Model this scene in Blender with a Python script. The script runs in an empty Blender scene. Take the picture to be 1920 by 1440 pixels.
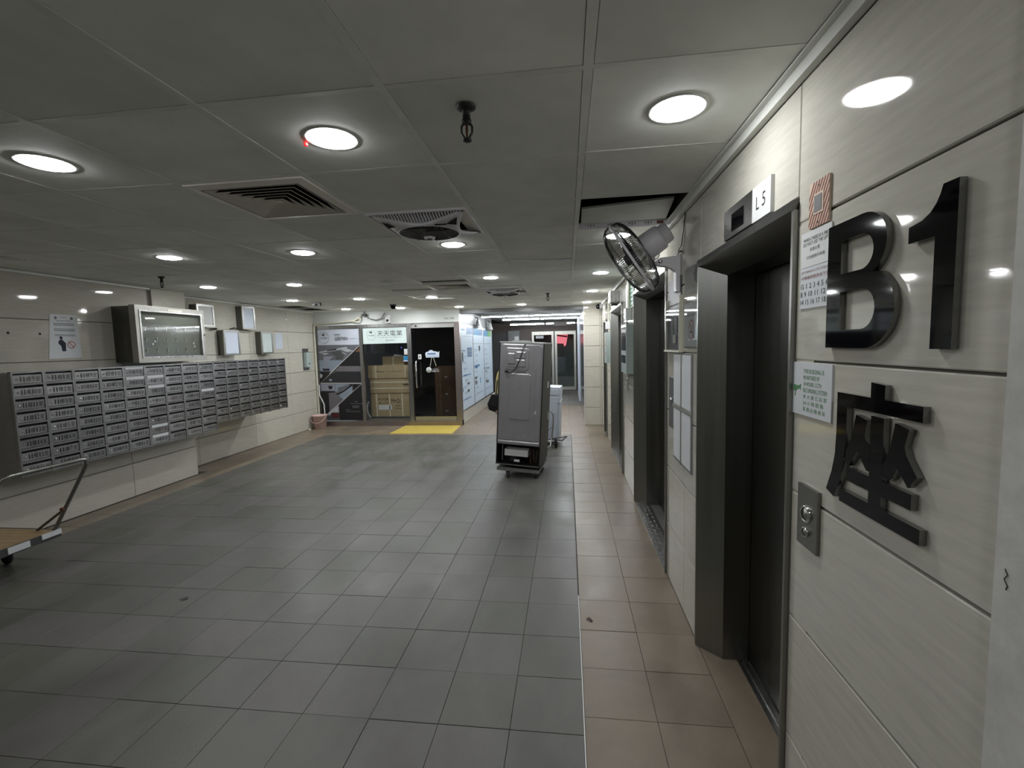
import bpy, math, random
from mathutils import Vector, Matrix
random.seed(7)
PI = math.pi
C = bpy.context.scene.collection

# ---------------------------------------------------------------- camera, world, exposure
cam_d = bpy.data.cameras.new('camera'); cam = bpy.data.objects.new('camera', cam_d); C.objects.link(cam)
RX = (0.99244561, 0.11994809, -0.02577157)
RY = (-0.01545135, -0.08618695, -0.99615916)
RZ = (-0.12170856, 0.98903198, -0.0836825)
cam.matrix_world = Matrix(((RX[0], -RY[0], -RZ[0], 0), (RX[1], -RY[1], -RZ[1], 0), (RX[2], -RY[2], -RZ[2], 1.63), (0, 0, 0, 1)))
cam_d.sensor_width = 36; cam_d.lens = 854.54 / 1920 * 36; cam_d.clip_start = 0.02; cam_d.clip_end = 100
bpy.context.scene.camera = cam
w = bpy.data.worlds.new('world'); bpy.context.scene.world = w; w.use_nodes = True
w.node_tree.nodes['Background'].inputs[0].default_value = (0.55, 0.6, 0.7, 1)
w.node_tree.nodes['Background'].inputs[1].default_value = 0.25
vs = bpy.context.scene.view_settings
vs.view_transform = 'Standard'; vs.look = 'None'; vs.gamma = 1; vs.use_curve_mapping = False; vs.exposure = 1.27
LAMP = 36.0      # radiance of the ceiling downlights
TUBE = 52.0       # radiance of the passage tubes

# ---------------------------------------------------------------- materials
MATS = {}
def mat(name, col, rough=0.5, metal=0.0, spec=0.5, emit=None, es=1.0, var=0.0, vscale=6.0, stretch=(1, 1, 1), bump=0.0, bscale=40.0, coat=0.0, rnd=0.0, rnd_tint=None, rvar=0.0, coords='Object', blot=0.0):
    m = bpy.data.materials.new(name); m.use_nodes = True; nt = m.node_tree; N = nt.nodes; L = nt.links
    b = N['Principled BSDF']
    b.inputs['Base Color'].default_value = (*col, 1); b.inputs['Roughness'].default_value = rough
    b.inputs['Metallic'].default_value = metal; b.inputs['Specular IOR Level'].default_value = spec
    if coat: b.inputs['Coat Weight'].default_value = coat; b.inputs['Coat Roughness'].default_value = 0.04
    if emit: b.inputs['Emission Color'].default_value = (*emit, 1); b.inputs['Emission Strength'].default_value = es
    geo = None
    def coord():
        t = N.new('ShaderNodeNewGeometry') if coords == 'World' else N.new('ShaderNodeTexCoord')
        mp = N.new('ShaderNodeMapping'); mp.inputs['Scale'].default_value = stretch
        L.new(t.outputs['Position'] if coords == 'World' else t.outputs['Object'], mp.inputs[0]); return mp.outputs[0]
    src = None
    if var:
        n = N.new('ShaderNodeTexNoise'); n.inputs['Scale'].default_value = vscale; n.inputs['Detail'].default_value = 5; n.inputs['Roughness'].default_value = 0.6
        L.new(coord(), n.inputs['Vector'])
        r = N.new('ShaderNodeMapRange'); r.inputs[1].default_value = 0.3; r.inputs[2].default_value = 0.7; r.inputs[3].default_value = 1 - var; r.inputs[4].default_value = 1 + var
        L.new(n.outputs[0], r.inputs[0])
        mx = N.new('ShaderNodeVectorMath'); mx.operation = 'SCALE'; mx.inputs[0].default_value = col
        L.new(r.outputs[0], mx.inputs['Scale']); src = mx.outputs[0]
        if rvar:
            rr = N.new('ShaderNodeMapRange'); rr.inputs[1].default_value = 0.3; rr.inputs[2].default_value = 0.7; rr.inputs[3].default_value = max(0.02, rough - rvar); rr.inputs[4].default_value = rough + rvar
            L.new(n.outputs[0], rr.inputs[0]); L.new(rr.outputs[0], b.inputs['Roughness'])
    if blot and src:
        n2 = N.new('ShaderNodeTexNoise'); n2.inputs['Scale'].default_value = 1.1; n2.inputs['Detail'].default_value = 6; n2.inputs['Roughness'].default_value = 0.65; n2.inputs['Distortion'].default_value = 0.6
        L.new(coord(), n2.inputs['Vector'])
        r3 = N.new('ShaderNodeMapRange'); r3.inputs[1].default_value = 0.36; r3.inputs[2].default_value = 0.6; r3.inputs[3].default_value = 1 - blot; r3.inputs[4].default_value = 1 + blot * 0.5
        L.new(n2.outputs[0], r3.inputs[0])
        mb_ = N.new('ShaderNodeVectorMath'); mb_.operation = 'SCALE'; L.new(src, mb_.inputs[0]); L.new(r3.outputs[0], mb_.inputs['Scale']); src = mb_.outputs[0]
    if rnd:
        oi = N.new('ShaderNodeObjectInfo')
        if rnd_tint:
            cr = N.new('ShaderNodeValToRGB'); cr.color_ramp.elements[0].color = (*[c * (1 - rnd) for c in rnd_tint[0]], 1); cr.color_ramp.elements[1].color = (*[c * (1 + rnd) for c in rnd_tint[1]], 1)
            L.new(oi.outputs['Random'], cr.inputs[0]); tint = cr.outputs[0]
            mm = N.new('ShaderNodeVectorMath'); mm.operation = 'MULTIPLY'
            if src: L.new(src, mm.inputs[0])
            else: mm.inputs[0].default_value = col
            L.new(tint, mm.inputs[1]); src = mm.outputs[0]
        else:
            r2 = N.new('ShaderNodeMapRange'); r2.inputs[3].default_value = 1 - rnd; r2.inputs[4].default_value = 1 + rnd
            L.new(oi.outputs['Random'], r2.inputs[0])
            mm = N.new('ShaderNodeVectorMath'); mm.operation = 'SCALE'
            if src: L.new(src, mm.inputs[0])
            else: mm.inputs[0].default_value = col
            L.new(r2.outputs[0], mm.inputs['Scale']); src = mm.outputs[0]
    if src: L.new(src, b.inputs['Base Color'])
    if bump:
        n = N.new('ShaderNodeTexNoise'); n.inputs['Scale'].default_value = bscale; n.inputs['Detail'].default_value = 3
        L.new(coord(), n.inputs['Vector'])
        bp = N.new('ShaderNodeBump'); bp.inputs['Strength'].default_value = bump; bp.inputs['Distance'].default_value = 0.004
        L.new(n.outputs[0], bp.inputs['Height']); L.new(bp.outputs[0], b.inputs['Normal'])
    MATS[name] = m
    return m
def glass(name, tint=(0.9, 0.93, 0.92), refl=0.08, rough=0.02, absorb=0.0):
    m = bpy.data.materials.new(name); m.use_nodes = True; nt = m.node_tree; N = nt.nodes; L = nt.links
    N.remove(N['Principled BSDF']); out = N['Material Output']
    tr = N.new('ShaderNodeBsdfTransparent'); tr.inputs[0].default_value = (*tint, 1)
    gl = N.new('ShaderNodeBsdfGlossy'); gl.inputs['Roughness'].default_value = rough
    lw = N.new('ShaderNodeLayerWeight'); lw.inputs[0].default_value = 0.5
    p5 = N.new('ShaderNodeMath'); p5.operation = 'POWER'; p5.inputs[1].default_value = 4; L.new(lw.outputs['Facing'], p5.inputs[0])
    fr = N.new('ShaderNodeMath'); fr.operation = 'MULTIPLY_ADD'; fr.inputs[1].default_value = 0.85; fr.inputs[2].default_value = 0.03; L.new(p5.outputs[0], fr.inputs[0])
    mx = N.new('ShaderNodeMixShader'); L.new(fr.outputs[0], mx.inputs[0]); L.new(tr.outputs[0], mx.inputs[1]); L.new(gl.outputs[0], mx.inputs[2])
    L.new(mx.outputs[0], out.inputs[0]); MATS[name] = m; return m

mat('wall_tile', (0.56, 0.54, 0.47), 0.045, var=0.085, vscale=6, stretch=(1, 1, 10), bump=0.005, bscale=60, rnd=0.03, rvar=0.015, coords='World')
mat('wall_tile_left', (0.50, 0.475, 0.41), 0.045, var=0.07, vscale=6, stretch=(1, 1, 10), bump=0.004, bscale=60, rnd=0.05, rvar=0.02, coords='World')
mat('grout', (0.16, 0.15, 0.12), 0.9)
mat('plaster', (0.62, 0.61, 0.58), 0.8, var=0.12, vscale=14, bump=0.25, bscale=30, coords='World')
mat('fascia', (0.66, 0.68, 0.66), 0.4, var=0.03)
mat('floor_grey', (0.115, 0.114, 0.104), 0.40, var=0.12, vscale=3.2, stretch=(1, 0.6, 1), bump=0.12, bscale=120, rnd=0.07, rnd_tint=((0.98, 1.03, 0.92), (1.04, 0.99, 1.05)), rvar=0.08, coords='World', blot=0.2)
mat('floor_tan', (0.205, 0.166, 0.122), 0.36, var=0.15, vscale=3.0, bump=0.1, bscale=120, rnd=0.06, rvar=0.08, coords='World', blot=0.16)
mat('floor_dark', (0.13, 0.13, 0.12), 0.5, var=0.2, vscale=3, coords='World')
mat('floor_grout', (0.085, 0.082, 0.074), 0.9)
mat('white_line', (0.8, 0.8, 0.78), 0.5)
mat('ceiling', (0.80, 0.81, 0.76), 0.75, var=0.10, vscale=2.5, rnd=0.06, bump=0.03, bscale=80, coords='World')
mat('tee', (0.78, 0.79, 0.74), 0.5, var=0.08)
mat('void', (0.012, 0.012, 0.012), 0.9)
mat('lamp_glow', (1, 1, 1), 0.5, emit=(0.96, 0.98, 1.0), es=LAMP)
mat('lamp_glow_mid', (1, 1, 1), 0.5, emit=(0.96, 0.98, 1.0), es=LAMP * 1.0)
mat('lamp_glow_far', (1, 1, 1), 0.5, emit=(0.96, 0.98, 1.0), es=LAMP * 2.3)
mat('tube_glow', (1, 1, 1), 0.5, emit=(0.92, 0.97, 1.0), es=TUBE)
mat('tube_dim', (1, 1, 1), 0.5, emit=(0.92, 0.97, 1.0), es=7.0)
mat('lamp_trim', (0.62, 0.64, 0.6), 0.35)
mat('steel', (0.42, 0.42, 0.41), 0.3, metal=1, var=0.08, vscale=30, stretch=(1, 1, 0.05), rvar=0.05)
mat('steel_dark', (0.27, 0.27, 0.255), 0.32, metal=1, var=0.06, vscale=25, stretch=(1, 1, 0.04), rvar=0.04)
mat('steel_door', (0.13, 0.13, 0.12), 0.3, metal=1, var=0.05, vscale=25, stretch=(1, 1, 0.04), rvar=0.03)
mat('steel_box', (0.30, 0.30, 0.305), 0.36, metal=0.9, var=0.1, vscale=20, stretch=(1, 0.2, 1), rvar=0.06)
mat('steel_plate', (0.42, 0.42, 0.43), 0.33, metal=0.85, var=0.1, vscale=20, rnd=0.22, rvar=0.05)
mat('steel_bright', (0.5, 0.5, 0.48), 0.32, metal=1, var=0.05)
mat('steel_brown', (0.33, 0.29, 0.28), 0.35, metal=0.9, var=0.08)
mat('alu', (0.42, 0.41, 0.37), 0.4, metal=0.6, var=0.08)
mat('chrome', (0.75, 0.75, 0.75), 0.08, metal=1)
mat('gloss_black', (0.002, 0.002, 0.003), 0.05, spec=0.25)
mat('edge_gloss', (0.22, 0.22, 0.22), 0.06, metal=0.9)
mat('black', (0.012, 0.012, 0.013), 0.5, var=0.1)
mat('black_rubber', (0.018, 0.018, 0.02), 0.7, var=0.2)
mat('dark_grey', (0.06, 0.06, 0.062), 0.5, var=0.1)
mat('mid_grey', (0.2, 0.2, 0.2), 0.5, var=0.1)
mat('white_plastic', (0.68, 0.69, 0.68), 0.4, var=0.03)
mat('paper', (0.66, 0.68, 0.70), 0.6, var=0.03)
mat('paper_blue', (0.62, 0.68, 0.78), 0.5, var=0.03)
mat('fan_grey', (0.60, 0.57, 0.62), 0.35, var=0.03)
mat('beam_steel', (0.20, 0.20, 0.20), 0.42, metal=0.7, var=0.1)
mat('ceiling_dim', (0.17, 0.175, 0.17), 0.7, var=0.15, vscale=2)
mat('fan_wire', (0.07, 0.07, 0.07), 0.3, metal=0.6)
mat('smoke_plastic', (0.07, 0.07, 0.07), 0.2)
mat('fan_white', (0.80, 0.78, 0.82), 0.4)
mat('diffuser', (0.80, 0.76, 0.68), 0.5)
mat('cardboard', (0.40, 0.31, 0.19), 0.8, var=0.07, vscale=10, rnd=0.08)
mat('cardboard_red', (0.22, 0.125, 0.085), 0.8, var=0.1)
mat('strap_white', (0.75, 0.73, 0.62), 0.5)
mat('yellow_mat', (0.50, 0.38, 0.07), 0.8, var=0.1, vscale=40, bump=0.4, bscale=200)
mat('pink_plastic', (0.72, 0.52, 0.49), 0.4, var=0.03)
mat('fridge_back', (0.40, 0.39, 0.41), 0.38, metal=0.45, var=0.06, vscale=8)
mat('fridge_side', (0.018, 0.018, 0.019), 0.4, var=0.1)
mat('fridge_top', (0.45, 0.47, 0.45), 0.4)
mat('wood', (0.30, 0.21, 0.11), 0.7, var=0.25, vscale=4, stretch=(1, 8, 1))
mat('brown_paint', (0.065, 0.045, 0.038), 0.5, var=0.1)
mat('jacket_yellow', (0.62, 0.52, 0.2), 0.8, var=0.1)
mat('navy', (0.02, 0.024, 0.04), 0.8)
mat('skin', (0.5, 0.32, 0.24), 0.55)
mat('hair', (0.01, 0.009, 0.008), 0.6)
mat('red_print', (0.35, 0.05, 0.05), 0.5)
mat('stripe_red', (0.24, 0.07, 0.045), 0.5)
mat('stripe_cream', (0.68, 0.53, 0.42), 0.5)
mat('green_print', (0.08, 0.26, 0.10), 0.5)
mat('screen', (0.03, 0.04, 0.07), 0.1, coat=0.5)
mat('display_case', (0.42, 0.50, 0.48), 0.35)
mat('conduit', (0.62, 0.61, 0.50), 0.5)
mat('key_board', (0.22, 0.225, 0.195), 0.7, var=0.1)
mat('pink_cloth_glow', (0.8, 0.2, 0.25), 0.6, emit=(0.9, 0.2, 0.26), es=0.45)  # banner cloth: faint glow stands in for light falling on it
mat('outside', (0.10, 0.12, 0.12), 0.8, var=0.3, vscale=1.5)
mat('red_led', (0.6, 0.02, 0.02), 0.3, emit=(1, 0.02, 0.02), es=0.25)
mat('blue_led', (0.02, 0.02, 0.6), 0.3, emit=(0.1, 0.1, 1), es=3)
mat('rust', (0.14, 0.06, 0.03), 0.9)
mat('mirror_steel', (0.6, 0.6, 0.62), 0.12, metal=1, var=0.1, vscale=3, bump=0.3, bscale=4)
glass('pane'); glass('pane_dark', (0.62, 0.63, 0.62)); glass('pane_mid', (0.92, 0.93, 0.92)); glass('acrylic', (0.96, 0.97, 0.96))
glass('cage_film', (0.62, 0.62, 0.62)); glass('blade', (0.4, 0.42, 0.42))
# printed colours of the shop-front graphics
for k, c in dict(pw=(0.56, 0.60, 0.68), pg1=(0.13, 0.13, 0.15), pk=(0.010, 0.010, 0.012), pk2=(0.022, 0.022, 0.026), pbr=(0.16, 0.07, 0.03), pw2=(0.42, 0.43, 0.45), pg3=(0.07, 0.075, 0.075), plb=(0.24, 0.29, 0.35), plb2=(0.28, 0.29, 0.35), pg2=(0.15, 0.14, 0.155), pred=(0.10, 0.015, 0.02), pwl=(0.55, 0.55, 0.56), psb=(0.09, 0.19, 0.38), pbl=(0.03, 0.22, 0.45), pgr=(0.15, 0.42, 0.12), sidew=(0.56, 0.66, 0.75), signw=(0.62, 0.72, 0.70)).items(): mat(k, c, 0.45, var=0.04)
# ---------------------------------------------------------------- mesh helpers
WM = {}
def reg(o, m): WM[o.name] = m
class MB:
    def __init__(s): s.v = []; s.f = []; s.sm = []; s.M = Matrix.Identity(4)
    def add(s, vs, fs, smooth=False):
        n = len(s.v); s.v += [s.M @ Vector(p) for p in vs]; s.f += [tuple(i + n for i in f) for f in fs]; s.sm += [smooth] * len(fs); return s
    def box(s, x0, x1, y0, y1, z0, z1):
        if x0 > x1: x0, x1 = x1, x0
        if y0 > y1: y0, y1 = y1, y0
        if z0 > z1: z0, z1 = z1, z0
        return s.add([(x0, y0, z0), (x1, y0, z0), (x1, y1, z0), (x0, y1, z0), (x0, y0, z1), (x1, y0, z1), (x1, y1, z1), (x0, y1, z1)], [(0, 3, 2, 1), (4, 5, 6, 7), (0, 1, 5, 4), (1, 2, 6, 5), (2, 3, 7, 6), (3, 0, 4, 7)])
    def prism(s, pts, z0, z1):                      # plan polygon (x,y) extruded in z
        a = sum(pts[i][0] * pts[(i + 1) % len(pts)][1] - pts[(i + 1) % len(pts)][0] * pts[i][1] for i in range(len(pts)))
        if a < 0: pts = pts[::-1]
        n = len(pts); return s.add([(x, y, z0) for x, y in pts] + [(x, y, z1) for x, y in pts], [tuple(range(n))[::-1], tuple(range(n, 2 * n))] + [(i, (i + 1) % n, n + (i + 1) % n, n + i) for i in range(n)])
    def poly(s, F, pts, n0, n1):                     # outline in a wall frame, extruded along its normal
        O, U, V, N = F
        a = sum(pts[i][0] * pts[(i + 1) % len(pts)][1] - pts[(i + 1) % len(pts)][0] * pts[i][1] for i in range(len(pts)))
        if a < 0: pts = pts[::-1]
        n = len(pts); P = [O + U * x + V * y + N * n0 for x, y in pts] + [O + U * x + V * y + N * n1 for x, y in pts]
        return s.add(P, [tuple(range(n))[::-1], tuple(range(n, 2 * n))] + [(i, (i + 1) % n, n + (i + 1) % n, n + i) for i in range(n)])
    def rect(s, F, u0, v0, u1, v1, n0, n1): return s.poly(F, [(u0, v0), (u1, v0), (u1, v1), (u0, v1)], n0, n1)
    def ring(s, F, cu, cv, r0, r1, n0, n1, seg=24, ru=1.0):
        O, U, V, N = F; P = []
        for n_ in (n0, n1):
            for r in (r0, r1): P += [O + U * (cu + ru * r * math.cos(2 * PI * i / seg)) + V * (cv + r * math.sin(2 * PI * i / seg)) + N * n_ for i in range(seg)]
        f = []
        for i in range(seg):
            j = (i + 1) % seg
            f += [(2 * seg + i, 3 * seg + i, 3 * seg + j, 2 * seg + j), (i, j, seg + j, seg + i), (seg + i, seg + j, 3 * seg + j, 3 * seg + i), (i, 2 * seg + i, 2 * seg + j, j)]
        return s.add(P, f)
    def tube(s, pts, r, seg=8, cap=True, closed=False):
        pts = [Vector(p) for p in pts]; n = len(pts); rings = []; rs = r if isinstance(r, (list, tuple)) else [r] * n
        up = None
        for i, p in enumerate(pts):
            if closed: t = (pts[(i + 1) % n] - pts[i - 1]).normalized()
            else: t = (pts[min(i + 1, n - 1)] - pts[max(i - 1, 0)]).normalized()
            if up is None: up = t.orthogonal().normalized()
            else:
                up = (up - t * up.dot(t)); up = up.normalized() if up.length > 1e-6 else t.orthogonal().normalized()
            b = t.cross(up); rings.append([p + (up * math.cos(2 * PI * k / seg) + b * math.sin(2 * PI * k / seg)) * rs[i] for k in range(seg)])
        V = [q for rg in rings for q in rg]; f = []
        for i in range(n if closed else n - 1):
            j = (i + 1) % n
            for k in range(seg): l = (k + 1) % seg; f.append((i * seg + k, i * seg + l, j * seg + l, j * seg + k))
        s.add(V, f, seg > 5)
        if cap and not closed: s.add(rings[0], [tuple(range(seg))[::-1]]); s.add(rings[-1], [tuple(range(seg))])
        return s
    def lathe(s, prof, o, ax=(0, 0, 1), seg=20, cap=True, smooth=True):   # prof: (radius, height along axis)
        o = Vector(o); ax = Vector(ax).normalized(); u = ax.orthogonal().normalized(); b = ax.cross(u); V = []
        for r, h in prof: V += [o + ax * h + (u * math.cos(2 * PI * k / seg) + b * math.sin(2 * PI * k / seg)) * max(r, 1e-5) for k in range(seg)]
        f = []
        for i in range(len(prof) - 1):
            for k in range(seg): l = (k + 1) % seg; f.append((i * seg + k, i * seg + l, (i + 1) * seg + l, (i + 1) * seg + k))
        s.add(V, f, smooth)
        if cap: s.add(V[:seg], [tuple(range(seg))[::-1]]); s.add(V[-seg:], [tuple(range(seg))])
        return s
    def build(s, name, m, parent=None, loc=None, mats=None, world=True):
        me = bpy.data.meshes.new(name)
        if parent is not None: W = WM[parent.name]
        else:
            if loc is None:
                xs = [p.x for p in s.v]; ys = [p.y for p in s.v]; zs = [p.z for p in s.v]; loc = ((min(xs) + max(xs)) / 2, (min(ys) + max(ys)) / 2, min(zs))
            W = Matrix.Translation(loc)
        I = W.inverted() if world else Matrix.Identity(4)
        me.from_pydata([I @ p for p in s.v], [], s.f)
        me.polygons.foreach_set('use_smooth', s.sm)
        me.materials.append(MATS[m] if isinstance(m, str) else m)
        me.update(); o = bpy.data.objects.new(name, me); C.objects.link(o)
        if parent is not None: o.parent = parent
        else: o.matrix_world = W
        WM[o.name] = W
        return o
def tag(o, label=None, cat=None, group=None, kind=None):
    if label: o['label'] = label
    if cat: o['category'] = cat
    if group: o['group'] = group
    if kind: o['kind'] = kind
    return o
def thing(name, loc, label=None, cat=None, group=None, kind=None, rot=None):
    o = bpy.data.objects.new(name, None); o.empty_display_size = 0.1; C.objects.link(o)
    W = Matrix.Translation(loc)
    if rot is not None: W = W @ rot
    o.matrix_world = W; WM[o.name] = W
    return tag(o, label, cat, group, kind)
def struct(name, loc=(0, 0, 0)): return thing(name, loc, kind='structure')
def box(name, m, parent, *a): return MB().box(*a).build(name, m, parent)
def frame(O, U, V=(0, 0, 1)):
    U = Vector(U); V = Vector(V); return (Vector(O), U, V, U.cross(V))
RW = frame((0.673, 0, 0), (0, -1, 0))    # right wall: u = -y, v = z, out of the wall is -x
def dup(root, loc, **k):
    r = root.copy(); C.objects.link(r); r.location = loc; WM[r.name] = Matrix.Translation(loc)
    for key in ('label', 'group'):
        if key in k: r[key] = k[key]
    for ch in [c for c in bpy.data.objects if c.parent == root]:
        c = ch.copy(); C.objects.link(c); c.parent = r
        for g in [q for q in bpy.data.objects if q.parent == ch]: d = g.copy(); C.objects.link(d); d.parent = c
    return r
# ---------------------------------------------------------------- lettering (built-in font turned into flat geometry)
GL = {}
def glyphs(strings):
    obs = []
    for t in strings:
        if t in GL: continue
        cu = bpy.data.curves.new('t', 'FONT'); cu.body = t; cu.resolution_u = 2; cu.size = 1
        o = bpy.data.objects.new('t', cu); C.objects.link(o); obs.append((t, o, cu))
    bpy.context.view_layer.update(); dg = bpy.context.evaluated_depsgraph_get()
    for t, o, cu in obs:
        me = o.evaluated_get(dg).to_mesh(); vs = [(v.co.x, v.co.y) for v in me.vertices]; fs = [tuple(p.vertices) for p in me.polygons]
        if vs:
            x0 = min(a for a, b in vs); x1 = max(a for a, b in vs); y0 = min(b for a, b in vs); y1 = max(b for a, b in vs)
            GL[t] = ([((a - x0) / max(x1 - x0, 1e-6), (b - y0) / max(y1 - y0, 1e-6)) for a, b in vs], fs)
        else: GL[t] = ([], [])
        o.evaluated_get(dg).to_mesh_clear()
    for t, o, cu in obs: bpy.data.objects.remove(o); bpy.data.curves.remove(cu)
def write(mb, F, t, u0, v0, u1, v1, n):
    if t not in GL: glyphs([t])
    vs, fs = GL[t]; O, U, V, N = F
    mb.add([O + U * (u0 + a * (u1 - u0)) + V * (v0 + b * (v1 - v0)) + N * n for a, b in vs], fs)
    return mb
glyphs(list('0123456789') + ['樓', '室', '天天電業', 'GERMAN', 'No.184', 'L', '5'])
# ================================================================ FLOOR
fl = struct('floor', (0, 0, 0))
box('floor_bed', 'floor_grout', fl, -5.6, 1.6, -2.6, 18, -0.1, -0.004)


tiles = []
PX, PY = 0.3142, 0.3203
for i in range(15):
    for j in range(0, 32):
        y1 = 8.20 - j * PY
        tiles.append((0.045 - (i + 0.5) * PX, y1 - PY / 2, PX, PY, 'floor_grey'))
for j in range(-5, 26):            # terracotta strips beside the lifts
    for i in range(2): tiles.append((0.05 + 0.312 * (i + 0.5), 1.892 - 0.31 + (j + 0.5) * 0.3085, 0.312, 0.3085, 'floor_tan'))
for j in range(-6, 30):
    y = 8.2 - (j + 0.5) * PY
    tiles.append((-4.665 - 0.16, y, 0.315, PY, 'floor_tan'))
    if y > 5.5: tiles.append((-4.665 - 0.475, y, 0.315, PY, 'floor_tan')); tiles.append((-4.665 - 0.665, y, 0.06, PY, 'floor_tan'))
for j in range(3):
    for i in range(19): tiles.append((0.675 - (i + 0.5) * 0.3175, 8.2 + (j + 0.5) * 0.343, 0.3175, 0.343, 'floor_tan'))
for j in range(10):
    for i in range(8): tiles.append((0.331 - (i + 0.5) * 0.3185, 9.23 + (j + 0.5) * 0.31, 0.3185, 0.31, 'floor_tan'))

tiles = [t for t in tiles if t[1] > -2.3 and not (abs(t[0] - 0.52) < 0.2 and t[1] > 9.25)]
def seen(t):                       # does this tile fall inside the photograph?
    x, y = t[0], t[1]; d = y * 0.98903 - 0.1217 * x + 0.1364
    if d < 0.3: return -1
    u = 960 + 854.5 * (0.99245 * x + 0.11995 * y + 0.042) / d; v = 720 + 854.5 * (1.6237 - 0.01545 * x - 0.0862 * y) / d
    if u < -60 or u > 1980 or v > 1600: return -1
    return t[2] * t[3] / d ** 3
tiles.sort(key=lambda t: -seen(t))
lib = {}
rest = {'floor_grey': MB(), 'floor_tan': MB()}; cnt = 0
for t in tiles:
    x, y, sx, sy, m = t; dz = random.uniform(-0.0009, 0.0009)
    if cnt < 300 and seen(t) > 0:
        key = (round(sx, 3), round(sy, 3), m)
        if key not in lib:
            g = 0.0011; bv = 0.0009
            a, b = sx / 2 - g, sy / 2 - g
            mb = MB(); mb.add([(-a, -b, -0.012), (a, -b, -0.012), (a, b, -0.012), (-a, b, -0.012), (-a, -b, -bv), (a, -b, -bv), (a, b, -bv), (-a, b, -bv), (-a + bv, -b + bv, 0), (a - bv, -b + bv, 0), (a - bv, b - bv, 0), (-a + bv, b - bv, 0)],
                   [(8, 9, 10, 11)] + [(i, (i + 1) % 4, 4 + (i + 1) % 4, 4 + i) for i in range(4)] + [(4 + i, 4 + (i + 1) % 4, 8 + (i + 1) % 4, 8 + i) for i in range(4)])
            me = bpy.data.meshes.new('floor_tile'); me.from_pydata(mb.v, [], mb.f); me.materials.append(MATS[m]); lib[key] = me
        o = bpy.data.objects.new('floor_tile', lib[key]); C.objects.link(o); o.parent = fl; o.location = (x, y, dz); WM[o.name] = Matrix.Identity(4); cnt += 1
    else: rest[m].box(x - sx / 2 + 0.0012, x + sx / 2 - 0.0012, y - sy / 2 + 0.0012, y + sy / 2 - 0.0012, -0.012, dz * 0.7)
for m, mb in rest.items(): tag(mb.build('floor_tile_field', m, fl), kind='stuff')
mb = MB()
for j in range(8):
    for i in range(7): mb.box(-2.2 + i * 0.37, -2.2 + i * 0.37 + 0.366, 12.34 + j * 0.48, 12.34 + j * 0.48 + 0.476, -0.012, 0.001)
tag(mb.build('floor_tile_field', 'floor_dark', fl), kind='stuff')
tr = struct('trim_1', (0.047, 1.9, 0)); box('joint_strip', 'white_line', tr, 0.0446, 0.0494, 1.2, 2.86, 0, 0.0035)

# ================================================================ CEILING
def zc(x): return 2.389 + max(0.0, -(x + 2.0)) * 0.0152
ce = struct('ceiling', (0, 0, 2.389))
box('slab', 'void', ce, -5.7, 1.2, -2.6, 9.4, 2.75, 2.80)
GX, GY, QX, QY = 0.0696, 1.351, 0.6006, 0.577
def slabmb(mb, x0, x1, y0, y1, dz0, dz1, tilt=0):
    mb.add([(x0, y0, zc(x0) + dz0), (x1, y0, zc(x1) + dz0), (x1, y1, zc(x1) + dz0 + tilt), (x0, y1, zc(x0) + dz0 + tilt), (x0, y0, zc(x0) + dz1), (x1, y0, zc(x1) + dz1), (x1, y1, zc(x1) + dz1 + tilt), (x0, y1, zc(x0) + dz1 + tilt)],
           [(0, 3, 2, 1), (4, 5, 6, 7), (0, 1, 5, 4), (1, 2, 6, 5), (2, 3, 7, 6), (3, 0, 4, 7)])
    return mb
cols = [GX - QX * k for k in range(0, 10)]         # x of the long tees, right to left
rows = [GY + QY * j for j in range(-6, 14)]
xs = [0.655] + cols
MISSING = {(0, 2), (9, 11)}                                  # the open bay over the wall fan
SPECIAL = {(3, 1): 'vent', (2, 2): 'fan', (2, 8): 'fan', (3, 7): 'vent'}
for a in range(len(xs)):
    x1 = xs[a]; x0 = xs[a + 1] if a + 1 < len(xs) else -5.40
    x0 = max(x0, -5.40)
    if x1 - x0 < 0.05: continue
    for j in range(-6, 14):
        y0 = GY + QY * j; y1 = min(y0 + QY, 9.26)
        if y1 - y0 < 0.05: continue
        if (a, j) in MISSING or (a, j) in SPECIAL: continue
        if (a, j) in ((9, 11), (9, 12), (8, 12)) and a >= 8 and (a, j) == (9, 12): continue
        dz = 0.0045 + random.uniform(0, 0.0012); tilt = 0
        if (a, j) in ((2, 7), (3, 6), (4, 9), (4, 7)): tilt = 0.03 * random.choice((1, 0.6)); dz = 0.004
        g = 0.0158; gy = 0.0128
        slabmb(MB(), x0 + g, x1 - g, y0 + gy, y1 - gy, dz, dz + 0.012, tilt).build('ceiling_tile', 'ceiling', ce)
for k, x in enumerate(cols):
    if x > -5.38: slabmb(MB(), x - 0.014, x + 0.014, -2.6, 9.26, 0.0035, 0.03).build('long_tee', 'tee', ce)
for j in range(-6, 14):
    y = GY + QY * j
    mb = MB()
    for a in range(len(xs)):
        x1 = xs[a] - 0.014 * (a > 0); x0 = (xs[a + 1] if a + 1 < len(xs) else -5.40) + 0.014
        if x1 - x0 < 0.03: continue
        slabmb(mb, x0, x1, y - 0.011, y + 0.011, 0.004, 0.025)
    mb.build('cross_tee', 'tee', ce)
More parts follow.
